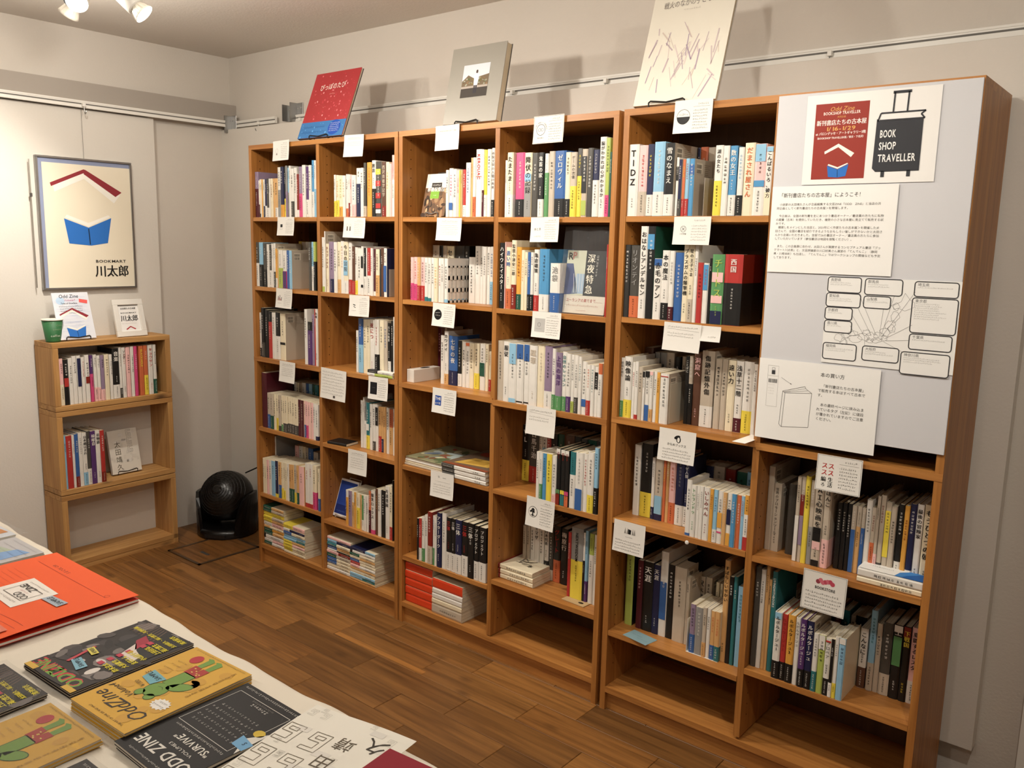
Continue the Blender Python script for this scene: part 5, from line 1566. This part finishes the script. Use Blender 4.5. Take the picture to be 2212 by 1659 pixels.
# on the crates: zine on stand, framed sign, paper cup
ZT = zc[3]+.0005
p = Print(.0003); w, h = .15, .2
for i in range(60): p.hscr(RND.uniform(0, w*.6), RND.uniform(w*.6, w), RND.uniform(0, h-.01), .004, RND.choice(['c2cce2', 'ccd3e4', 'b9c9e6', 'd5d2e0']), RND)
p.ell(.03, .165, .018, .016, 'bcd6ee'); p.up()
p.text('Odd Zine', .026, .177, .021, '1a1a1c', sx=.95, shear=.15); p.text('Volume7', .046, .163, .012, 'c2698a', shear=.2); p.text('Tales of Dowllate', .03, .151, .0085, '2a2a2e', bold=1, shear=.1)
for k in range(4): p.hscr(.02+.002*k, .118, .138-k*.0095, .0065, '2a2a2e', RND)
two_books(p, .075, .055, .16)
p.up(); p.poly([(.108, .172), (.142, .165), (.139, .15), (.106, .157)], 'e2605a')
crate_facing('zine', .05, .03, ZT+.004, w, h, .006, .3, 'pale blue zine on black wire stand on top of crates', 'zine', p, 'dfe2ea')
e = easel(0, 0, 0, .1, .3, 'black wire stand holding the pale blue zine'); e.matrix_world = CM @ Matrix.Translation((.125, .0575, ZT))
w, h = .137, .165
R = empty('framed_sign'); tag(R, 'small white frame with black lettering on top of crates', 'frame'); R.matrix_world = CM @ Matrix.Translation((.295, .03, ZT+.001)) @ Matrix.Rotation(-.25, 4, 'X')
fm = MB()
for b in ((0, w, 0, .024), (0, w, h-.024, h), (0, .022, .024, h-.024), (w-.022, w, .024, h-.024)): fm.box(b[0], b[1], 0, .014, b[2], b[3], bev=.0012)
fm.build('frame_border', WHITEP, R); MB().box(.01, w-.01, .008, .012, .01, h-.01).build('mount', flat('efedea', .6), R); MB().box(w*.4, w*.6, .012, .055, .0, .004).build('rear_strut', flat('2a2622'), R)
p = Print(.0003); p.rect(.022, h-.028, w-.022, h-.025, '8a8884'); p.fit('太田靖久の古本屋', w/2, h-.043, .07, .009, 'k', bold=1); p.fit('BOOKMART', w/2, h-.062, .074, .0075, 'k', bold=1); p.fit('川太郎', w/2, h-.094, .08, .029, 'k', bold=1); p.hscr(.03, .1, h-.108, .0035, '8a7a7a', RND)
p.poly([(.046, .034), (.068, .047), (.092, .034), (.088, .03), (.068, .042), (.05, .03)], 'a8343a'); p.build('sign_print', R, (0, .0078, 0), (1, 0, 0), (0, 0, 1))
t = empty('paper_cup'); t.matrix_world = CM @ Matrix.Translation((.03, .05, ZT)); tag(t, 'green paper coffee cup on top of wooden crates', 'cup')
MB().lathe([(.0, .001), (.027, .001), (.0275, .0), (.0285, .004), (.0395, .09), (.0385, .09), (.0275, .006), (.0, .005)], 28).build('cup_wall', flat('2f6b3f', .55), t, smooth=True)
MB().lathe([(.0385, .089), (.0415, .089), (.0422, .0915), (.041, .094), (.0388, .0938)], 28).build('rolled_rim', flat('e9e6dc', .5), t, smooth=True)
p = Print(0); 
for s_, ang, zz, sz in (('coffee', -2.25, .022, .014), ('Oolong', -1.6, .066, .011), ('ESPRESSO', -1.95, .049, .008), ('mocha', -1.0, .03, .008), ('latte', -2.4, .078, .008), ('tea', -1.2, .01, .008)):
    x = 0
    for ch in s_:
        g_ = glyph(ch); r_ = lambda z: .0288+.011*(z/.09)
        for_ = [(x+a*sz, zz+b*sz) for a, b in g_[0]]
        k0 = len(p.v); p.v += [((r_(b)+.0004)*math.cos(ang+a/r_(b)), (r_(b)+.0004)*math.sin(ang+a/r_(b)), b) for a, b in for_]; p.f += [tuple(i+k0 for i in f) for f in g_[1]]; p.m += [p.mi('8fae88' if s_ != 'coffee' else 'dfe6d8')]*len(g_[1]); x += g_[2]*sz
if p.f: p.build('cup_lettering', t, (0, 0, 0), (1, 0, 0), (0, 1, 0))

# framed poster on the left wall
t = empty('framed_poster', (-.62, -.588, 1.19), (0, 0, PI/2)); tag(t, 'silver framed cream poster with open books hanging on left wall', 'poster')
PW, PH = .40, .55
fm = MB()
for b in ((0, PW, 0, .008), (0, PW, PH-.008, PH), (0, .008, .008, PH-.008), (PW-.008, PW, .008, PH-.008)): fm.box(b[0], b[1], -.002, .018, b[2], b[3], bev=.0012)
fm.build('metal_frame', STEEL, t)
MB().box(.006, PW-.006, .006, .016, .006, PH-.006).build('backing', flat('8f98b4', .8), t)
MB().box(.024, PW-.003, .004, .0058, .008, PH-.026).build('poster_paper', flat('e9e0cb', .8), t)
p = Print(.0005); two_books(p, PW*.5, .31, .40)
p.up(); p.fit('BOOKMART', .29, .113, .135, .0165, '1c1a18', bold=1); p.fit('川太郎', .292, .056, .15, .054, '1c1a18', bold=1)
p.build('poster_print', t, (0, .0038, 0), (1, 0, 0), (0, 0, 1))
MB().tube([(.198, .006, PH-.002), (.198, .008, 1.945-1.19)], .0008, 5).build('hanging_wire', STEEL, t)
t = empty('frame_hanger', (-.62, -.615, 1.2), (0, 0, PI/2)); tag(t, 'thin metal hanging rod beside the framed poster', 'hanging rod')
MB().tube([(0, -.004, 0), (0, -.004, .52)], .002, 6).build('rod', flat('8a847a', .4, .5), t); MB().box(-.004, .004, -.01, .0, .37, .385, bev=.001).build('rod_clip', flat('4a4642', .4), t)

# ------------------------------------------------------------------ black circulator fan
t = empty('circulator_fan', (-.45, .125, 0)); t.rotation_euler = (0, 0, math.radians(33)); tag(t, 'black round air circulator fan on floor in the corner', 'fan')
BK = flat('0d0c0c', .28, 0, 'black_plastic')
MB().lathe([(.0, 0), (.138, 0), (.142, .006), (.142, .03), (.136, .04), (.1, .046), (.0, .05)], 36).build('base', BK, t, smooth=True)
for s_ in (-1, 1):
    m = MB(); n = 10
    vs = []; 
    for j, z in enumerate((.02, .08, .14, .185, .205)):
        sp_ = (1.9, 1.75, 1.5, 1.15, .6)[j]
        for i in range(n+1):
            a = (i/n-.5)*sp_
            for r in (.128, .143): vs.append((s_*r*math.cos(a), r*math.sin(a), z))
    K = 2*(n+1); fs = []
    for j in range(4):
        for i in range(n):
            a = j*K+2*i; fs += [(a, a+2, a+2+K, a+K), (a+1, a+1+K, a+3+K, a+3)]
        for i in (0, n): a = j*K+2*i; fs.append((a, a+K, a+K+1, a+1))
    for i in range(n):
        a = 4*K+2*i; fs.append((a, a+2, a+3, a+1))
    m.add(vs, fs).build('side_arm', BK, t)
m = MB(); prof = [(.1262*math.cos(a), .1262*math.sin(a)) for a in [-PI/2+i*PI/18 for i in range(19)]]
m.lathe([(max(r, .001), z) for r, z in prof if z > -.1], 36).xf(Matrix.Translation((0, .005, .175))).build('fan_head', BK, t, smooth=True)
gr = MB()
for r in [.02+i*.0115 for i in range(9)]:
    dz = math.sqrt(max(.127**2-r*r, 0)); pts = [(r*math.cos(a), r*math.sin(a), dz) for a in [k*2*PI/28 for k in range(29)]]
    gr.tube(pts, .0014, 5)
for k in range(20):
    a = 2*PI*k/20; gr.tube([(r*math.cos(a), r*math.sin(a), math.sqrt(.127**2-r*r)+.0005) for r in (.02, .06, .09, .115)], .0012, 4)
gr.xf(Matrix.Translation((0, .005, .175)) @ Matrix.Rotation(math.radians(58), 4, 'X')).build('front_grille', BK, t)
hub = MB().lathe([(.022, .0), (.022, .004), (.016, .008)], 20).xf(Matrix.Translation((0, .005, .175)) @ Matrix.Rotation(math.radians(58), 4, 'X') @ Matrix.Translation((0, 0, .124))).build('hub_cap', flat('1a1919', .15), t)
MB().box(-.05, .05, -.143, -.139, .012, .028).build('control_strip', flat('1c1a1a', .3), t)
m = MB().tube([(-.40, .2, .29), (-.33, .24, .33), (-.25, .275, .37), (-.15, .283, .395), (-.06, .288, .40), (-.03, .287, .40)], .0035, 7).build('power_cord', BLACKW); tag(m, 'black power cord rising from fan to behind the bookcase', 'cord')
m = MB().tube([(-.045, .287, .400), (-.015, .291, .400)], .006, 10).build('cord_plug', BLACKW); m.parent = bpy.data.objects['power_cord']

# ------------------------------------------------------------------ display table with cloth
TZ = .725
t = empty('display_table', (1.55, -1.75, 0)); tag(t, 'long display table hidden under white cloth', 'table')
MB().box(-1.1, 1.1, -.39, .39, .695, .718, bev=.002).build('table_top', flat('8a6a48', .5), t)
for sx in (-1, 1):
    for sy_ in (-1, 1): MB().box(sx*1.04-.02, sx*1.04+.02, sy_*.34-.02, sy_*.34+.02, 0, .695).build('leg', flat('6a6a6c', .4, .5), t)
def cloth():
    m = MB(); x0, x1, y0, y1 = .43, 2.67, -2.15, -1.345; r = .012
    nx, ny = 160, 46; vs = []
    def wv(x, y): return .0012*math.sin(x*31+y*17)+.0009*math.sin(x*57-y*43+1)+.0006*math.sin(x*7+y*91)
    # profile across y: skirt down, top, skirt down; far edge is the +y one
    prof = []
    for k in range(10): prof.append(('b', k))
    path = [(y0-.004, .2+k*.055, 1) for k in range(9)] + [(y0-.003, TZ-.012, 1)] + [(y0+.006, TZ, 0)] + [(y0+.006+(y1-y0-.012)*k/24, TZ, 0) for k in range(1, 25)] + [(y1-.0035+.006, TZ-.003, .5), (y1+.0055, TZ-.012, 1)] + [(y1+.006, TZ-.03-k*.06, 1) for k in range(9)]
    n = len(path)
    for i in range(nx+1):
        x = x0+(x1-x0)*i/nx
        for (y, z, d) in path:
            fold = (.5*math.sin(x*23+1.3)+.35*math.sin(x*41))*(TZ-z)*.05 if d == 1 else 0
            e = .003*math.sin(x*9)+.002*math.sin(x*23) if y > y1-.05 else 0
            sgn = 1 if y > -1.7 else -1
            vs.append((x, y+e+sgn*fold, z+(wv(x, y) if d < 1 else 0)))
    fs = [(i*n+j, (i+1)*n+j, (i+1)*n+j+1, i*n+j+1) for i in range(nx) for j in range(n-1)]
    m.add(vs, fs); return m
mcl, nn, ll, bb = newmat('white_cloth'); bb.inputs['Base Color'].default_value = (*lin('e4dccd'), 1); bb.inputs['Roughness'].default_value = .95
wv_ = nn.new('ShaderNodeTexNoise'); wv_.inputs['Scale'].default_value = 600; bp_ = nn.new('ShaderNodeBump'); bp_.inputs['Strength'].default_value = .15; bp_.inputs['Distance'].default_value = .001; ll.new(wv_.outputs['Fac'], bp_.inputs['Height']); ll.new(bp_.outputs[0], bb.inputs['Normal'])
o = cloth().build('tablecloth', mcl, None, None, True); tag(o, 'white tablecloth draped over the long display table', 'tablecloth')

# things lying on the cloth: local frame u right, v up as their reader (across the table) sees them
def lying(name, corner, along, w, h, th, z, col, label, cat, pr, n=1, group=None, jit=.0015, edge='cfc6b4', curl=0):
    """a pad/booklet; corner = reader's lower-left corner, along = direction (radians) of reader's right"""
    u = Vector((math.cos(along), math.sin(along), 0)); v = Vector((-math.sin(along), math.cos(along), 0))
    R = None; zz = z
    for k in range(n):
        dx, dy = (RND.uniform(-jit, jit), RND.uniform(-jit, jit)) if k < n-1 else (0, 0)
        M = Matrix(((u.x, v.x, 0, corner[0]+dx), (u.y, v.y, 0, corner[1]+dy), (0, 0, 1, zz), (0, 0, 0, 1)))
        R = bpy.data.objects.new(name, None); COL.objects.link(R); R.matrix_world = M; R.empty_display_size = .03
        tc = min(.0007, th*.25)
        MB().box(.0008, w-.0008, .0006, h-.0006, tc, th-tc).build('pages', flat(edge, .8), R)
        MB().box(0, w, 0, h, 0, tc).build('back_cover', flat(col, .62), R)
        MB().box(0, w, 0, h, th-tc, th).build('front_cover', flat(col, .62), R)
        zz += th+.0003
        lab = label if k == n-1 else '%s one down in the pile under the %s' % (ORD[n-2-k], ' '.join(label.split(' with ')[0].split(',')[0].split()[:8]))
        tag(R, lab, cat, group or 'copies of ' + label[:30])
    if pr: pr.build('cover_print', R, (0, 0, th), (1, 0, 0), (0, 1, 0))
    return R, zz
def tape(p, pts, col, txt, tx, ty, size, rot=0, tcol='1d2430'):
    p.up(); p.poly(pts, col); p.up(.0005); p.text(txt, tx, ty, size, tcol, rot=rot, sx=.95, shear=.15)
W5, H5 = .148, .21
def cov_yellow():
    p = Print(.0003); K = '2a2018'
    for i in range(14): p.ell(RND.uniform(.02, .13), RND.uniform(.02, .19), RND.uniform(.008, .014), RND.uniform(.008, .014), 'c99a3c', 14)
    p.up(); p.fit('THE ART OF ZINE SIX AND HALF', .066, .199, .09, .005, '5a4520'); p.text('Odd', .012, .163, .034, K, sx=1.0, shear=.3); p.text('Zine', .072, .163, .034, K, sx=1.0, shear=.3); p.text('Volume4', .085, .145, .015, K, shear=.3)
    # plain cartoon frog figure in red shorts
    g_, g2 = '6f9440', '3c5426'
    p.ell(.074, .118, .021, .020, g2, 22); p.ell(.064, .136, .009, .009, g2); p.ell(.088, .136, .009, .009, g2); p.ell(.052, .094, .022, .012, g2, 18, .6); p.rect(.058, .058, .088, .1, g2); p.up()
    p.ell(.074, .118, .0195, .0185, g_, 22); p.ell(.064, .136, .0078, .0078, g_); p.ell(.088, .136, .0078, .0078, g_); p.ell(.052, .094, .0205, .0105, g_, 18, .6); p.rect(.0595, .06, .0865, .1, g_)
    p.poly([(.056, .062), (.09, .062), (.092, .038), (.076, .038), (.074, .05), (.072, .038), (.056, .038)], 'a5342c')
    for x in (.058, .078): p.poly([(x, .038), (x+.011, .038), (x+.012, .016), (x+.017, .012), (x+.008, .009), (x-.002, .014)], g_)
    p.ell(.108, .026, .011, .012, 'b02c34', 18); p.up()
    for i in range(6): p.ell(.06+RND.uniform(0, .028), .042+RND.uniform(0, .016), .0022, .0012, 'd9c060', 8)
    p.path([(.066, .113), (.072, .109), (.08, .111)], .0008, g2)
    st_ = [(.03+(.019 if i % 2 else .015)*math.cos(i*PI/14), .138+(.014 if i % 2 else .011)*math.sin(i*PI/14)) for i in range(28)]; p.poly(st_, 'e9e6e0'); p.up(); p.hscr(.018, .042, .140, .005, '4a443c', RND); p.hscr(.02, .04, .132, .004, '4a443c', RND)
    for k in range(8): p.vscr(2, .02, .104-k*.0115, .006, '9a7428', RND, .0045); 
    for k in range(4): p.hscr(.105, .13, .08-k*.012, .004, '8a6a30', RND)
    p.hscr(.01, .138, .004, .004, '5a4420', RND)
    return p
def cov_dark():
    p = Print(.0003); Yl = 'e6d832'
    for i in range(60): p.ell(RND.uniform(.005, .143), RND.uniform(.01, .18), RND.uniform(.006, .02), RND.uniform(.006, .02), RND.choice(['4d4644', '2a2321', '6f6764', '1f1917', '3a3334', '7a716e']), 9, RND.uniform(0, 3)); p.up(.000003)
    p.up(); p.rect(.01, .005, .1, .085, '191614'); p.up(); p.poly([(.02, .1), (.06, .098), (.075, .06), (.05, .075), (.025, .082)], 'd8ccc4'); p.poly([(.055, .075), (.085, .055), (.088, .035), (.06, .045)], '9a2438')
    for i in range(9): p.line((.075+i*.007, .004), (.06+i*.009, .04), .0016, '6a5040')
    p.ell(.06, .13, .012, .006, 'c9c2bc', 12); p.ell(.09, .15, .01, .006, 'b9b2ac', 12, .5); p.ell(.04, .155, .008, .013, 'd9d2cc', 12)
    p.up(); p.poly([(.0, .168), (.07, .178), (.148, .172), (.148, .206), (.09, .21), (0, .206)], '2b2422'); p.up(); p.text('ODD', .010, .181, .031, '6f9a3c', bold=1, sx=1.1); p.text('ZINE', .078, .181, .031, '6f9a3c', bold=1, sx=.85); p.z -= .00006; p.text('ODD', .012, .1785, .033, 'c23a3c', bold=1, sx=1.1); p.text('ZINE', .080, .1785, .033, 'c23a3c', bold=1, sx=.85); p.z += .0001
    p.rect(.0, .2, .03, .21, 'd0a848'); p.rect(.118, .2, .148, .21, 'd0a848')
    p.poly([(.1, .162), (.106, .164), (.12, .11), (.114, .108)], 'b5404a'); p.up()
    for y, s_ in ((.128, '鈴木涼太'), (.112, '大前粟生'), (.096, '友田とん'), (.08, '小山田千尋'), (.055, '上田岳弘'), (.042, '滝口悠生')): p.text(s_, .008, y, .0115, Yl, bold=1, sx=.85); p.rect(.05, y, .062, y+.009, 'b8364a')
    p.text('太田靖久・滝口悠生・矢野利裕', .010, .026, .0088, Yl, bold=1, rot=.0); p.text('鴻池留衣', .008, .008, .0105, Yl, bold=1)
    return p
def cov_black():
    p = Print(.0003); Wt = 'dcd8d0'
    p.hscr(.012, .125, .2, .004, Wt, RND); p.fit('ODD ZINE', .074, .172, .125, .026, Wt, bold=1); p.fit('VOLUME3', .062, .159, .1, .0075, Wt); p.text('"SURVIVE"', .02, .139, .0165, Wt, bold=1); p.hscr(.01, .13, .128, .005, Wt, RND)
    p.frame(.012, .02, .136, .122, .0008, Wt)
    for k in range(5): p.hscr(.018+k*.004, .13, .105-k*.012, .006, 'b9b5ae', RND, 1.0)
    p.hscr(.05, .09, .03, .007, Wt, RND); p.hscr(.045, .095, .024, .004, '8a8680', RND); p.hscr(.006, .142, .006, .005, Wt, RND)
    p.up(); p.poly([(.0, .06), (.02, .09), (.0, .12)], 'd8d4cc'); p.ell(.014, .07, .01, .008, 'cdb03c', 12)
    return p
G2 = 'zines laid out on the display table'
A2 = PI+.0   # reader's right is world -x
# yellow zine (front, sample) : reader's top edge is at -y; lower-left corner = far right in world
p = cov_yellow(); tape(p, [(.088, .092), (.13, .086), (.126, .11), (.095, .116)], '6fa9b8', 'SAMPLE', .094, .096, .0115, -.1); p.text('¥1100', .098, .121, .010, '1d1a14', rot=-.1)
lying('zine', (2.058, -1.386), PI+.055, W5, H5, .0042, TZ+.002, 'd2a440', 'yellow zine with frog drawing and blue sample tape, not bagged', 'zine', p, 4, G2)
p = cov_dark(); tape(p, [(.06, .152), (.098, .143), (.102, .158), (.062, .170)], '7fb0c4', 'SAMPLE', .064, .155, .0105, -.2); tape(p, [(.088, .118), (.116, .112), (.118, .124), (.09, .13)], 'd2c65a', '¥900-', .091, .119, .010, -.15)
lying('zine', (1.882, -1.383), PI+.055, W5, H5, .0032, TZ+.002, '2c2523', 'dark photo zine with yellow names and blue sample tape', 'zine', p, 3, G2)
p = cov_black(); tape(p, [(-.004, .092), (.028, .086), (.024, .108), (-.002, .11)], '6fa4cc', 'S', .006, .094, .010)
lying('zine', (2.213, -1.398), PI+.0, W5, H5, .0055, TZ+.002, '1c1a1a', 'black zine with white lettering beside the white jacket', 'zine', p, 2, G2, edge='d8d0c4')
# bagged copies nearer the camera
lying('zine', (2.043, -1.615), PI+.045, W5, H5, .0042, TZ+.002, 'd2a440', 'yellow zine sealed in clear bag, nearer the camera', 'zine', cov_yellow(), 2, G2)
lying('zine', (1.862, -1.612), PI+.05, W5, H5, .0032, TZ+.002, '2c2523', 'dark photo zine sealed in clear bag, nearer the camera', 'zine', cov_dark(), 2, G2)
lying('zine', (2.215, -1.642), PI+.03, W5, H5, .0042, TZ+.002, '1c1a1a', 'black zine sealed in clear bag at bottom edge of photo', 'zine', cov_black(), 1, G2)
for (cx_, cy_), an, lab, zz in (((2.052, -1.607), PI+.045, 'clear bag around the second yellow zine', .0125), ((1.868, -1.604), PI+.05, 'clear bag around the second dark zine', .0105), ((2.222, -1.635), PI+.03, 'clear bag around the second black zine', .0085)):
    u = Vector((math.cos(an), math.sin(an), 0)); v = Vector((-math.sin(an), math.cos(an), 0))
    f_ = (lambda c: (lambda x, y: .0012*math.sin(x*70+y*33+c)+.001*math.sin(y*80-x*20+c)))(cx_)
    o, fb = sheet('plastic_bag', (cx_, cy_, TZ+zz), u, v, .162, .228, '000000', 0, 14, .0003, f_); o.data.materials[0] = FILM; tag(o, lab, 'bag')
# orange folder
p = Print(.0003); FWd, FHt = .345, .26
p.line((.03, .05), (.315, .05), .0008, 'a8331c')
for k, ch in enumerate('SECOLOR'): p.text(ch, .235-.0+k*.010-.03, .034, .011, '7a2414')
p.ringl(.035, .044, .005, .0008, 'a8331c')
for k in range(4): p.path([(.02+i*.03, .2+k*.014+.02*math.sin(i*.5+k*.3)*(i/9)) for i in range(10)], .0009, 'b53a20')
for k in range(5): p.line((.23, .1+k*.012), (.31, .1+k*.012), .0005, 'cf5434')
p.up(.0007); lx, ly = .11, .1
p.poly([(lx, ly), (lx+.115, ly-.004), (lx+.118, ly+.08), (lx+.003, ly+.084)], 'ece6de'); p.up(.0007); p.frame(lx+.02, ly+.02, lx+.096, ly+.06, .0012, '3a2f2c'); p.fit('ODD', lx+.045, ly+.043, .045, .02, '2a2424'); p.fit('ZINE', lx+.07, ly+.018, .052, .02, '2a2424'); p.hscr(lx+.045, lx+.075, ly+.036, .004, 'c05060', RND); p.hscr(lx+.02, lx+.1, ly+.068, .005, '5a4a44', RND); p.hscr(lx+.02, lx+.1, ly+.008, .004, '5a4a44', RND)
tape(p, [(.052, .108), (.108, .112), (.11, .132), (.05, .13)], 'a3b0bd', 'SAMPLE', .056, .114, .0135, .04)
p.rect(.02, .225, .06, .25, 'dc7a62')
R, zz = lying('folder', (1.632, -1.352), PI+.02, FWd, FHt, .006, TZ+.004, 'b8301c', 'bright orange paper folder with white label and sample tape', 'folder', None, 1, 'stationery on the table', edge='d8d4cc')
R.matrix_world = R.matrix_world @ Matrix.Rotation(0, 4, 'X')
def fcurve(x, y): return .010+.006*math.sin(min(1, max(0, y/FHt))*PI)*.6+.0006*math.cos(x*14)
u = Vector((math.cos(PI+.02), math.sin(PI+.02), 0)); v = Vector((-math.sin(PI+.02), math.cos(PI+.02), 0))
o, fb = sheet('folder_flap', (1.632, -1.352, TZ+.006), u, v, FWd, FHt, 'ee6234', 0, 16, .0005, fcurve); put(p, o, fb, .0004)
M_ = o.matrix_world.copy(); o.parent = R; o.matrix_parent_inverse = R.matrix_world.inverted()
# grey-blue zine pair and bag at the far left
p = Print(.0003); p.poly([(.02, .03), (.12, .05), (.13, .16), (.03, .15)], 'a8b4a0'); p.up(); p.poly([(.02, .02), (.06, .03), (.075, .09), (.02, .1)], '7fa0cc'); p.poly([(.08, .06), (.14, .07), (.13, .13), (.075, .11)], 'a9c08a')
for i in range(10): p.hscr(.01, .13, .01+i*.02, .004, 'a09ea4', RND)
lying('zine', (1.262, -1.375), PI+.02, W5, H5, .004, TZ+.002, 'b8b6b8', 'pale grey zine with blue and green shapes behind folder', 'zine', p, 3, G2)
p = Print(.0003)
for c, pts in (('6f86c4', [(.02, .03), (.1, .02), (.12, .09), (.03, .1)]), ('d08a4a', [(.03, .005), (.08, .01), (.07, .03), (.03, .025)]), ('e6e6ec', [(.0, .1), (.14, .09), (.14, .19), (.0, .2)])): p.poly(pts, c)
lying('zine', (1.085, -1.365), PI+.02, W5, H5, .004, TZ+.002, 'd6dae2', 'white and blue zine in clear bag at far end of table', 'zine', p, 2, G2)
u = Vector((-1, -.02, 0)).normalized(); v = Vector((.02, -1, 0)).normalized()
o, fb = sheet('plastic_bag', (1.10, -1.345, TZ+.0125), u, v, .172, .24, '000000', 0, 14, .0003, lambda x, y: .0015*math.sin(x*60+y*30)+.001*math.sin(y*90)); o.data.materials[0] = FILM; tag(o, 'clear bag around the white and blue zine', 'bag')
# white jacket book with angular numerals; dark red book bare beside it
p = Print(.0004); JW, JH = .33, .20
jacket(p, JW, JH); p.up()
for i in range(3):
    for j in range(3): six(p, .15+j*.055-i*.0, .145-i*.052, .034, .0012, '6d6250')
p.text('太', .035, .095, .034, '5a4f3e'); p.text('靖', .075, .06, .03, '5a4f3e'); p.text('久', .035, .03, .034, '3a332a')
lying('book', (2.380, -1.385), PI+.17, .135, .19, .02, TZ+.002, '6e1524', 'dark red hardcover with the white jacket lying over it', 'book', None, 1, 'hardcovers on the table', edge='e6dcc8')
an = PI+.17; u = Vector((math.cos(an), math.sin(an), 0)); v = Vector((-math.sin(an), math.cos(an), 0))
o, fb = sheet('book_jacket', (2.388, -1.347, TZ+.0245), u, v, .18, .27, 'ebe7dc', 0, 12, .0004, lambda x, y: -.0195*max(0, min(1, (x-.185)/.02)) if False else .0012*math.sin(x*30)+.001*math.sin(y*25)); tag(o, 'white paper book jacket printed with angular numeral sixes', 'book jacket')
p = Print(.0006); jacket(p, .18, .27); p.up()
for i in range(3):
    for j in range(2): six(p, .1+j*.048, .17-i*.058+.0, .036, .0011, '6d6250')
p.text('久', .02, .03, .036, '3a332a', rot=0); p.text('靖', .06, .05, .03, '5a4f3e'); p.text('田', .06, .095, .03, '5a4f3e'); p.text('太', .02, .11, .03, '5a4f3e')
put(p, o, fb)
lying('book', (2.47, -1.395), PI+.1, .075, .19, .018, TZ+.026, '8a1226', 'bare dark red hardcover peeking out at table edge', 'book', None, 1, 'hardcovers on the table', edge='e6dcc8')

bpy.data.objects.remove(_fo); bpy.data.scenes.remove(_gs)
bpy.context.view_layer.update()
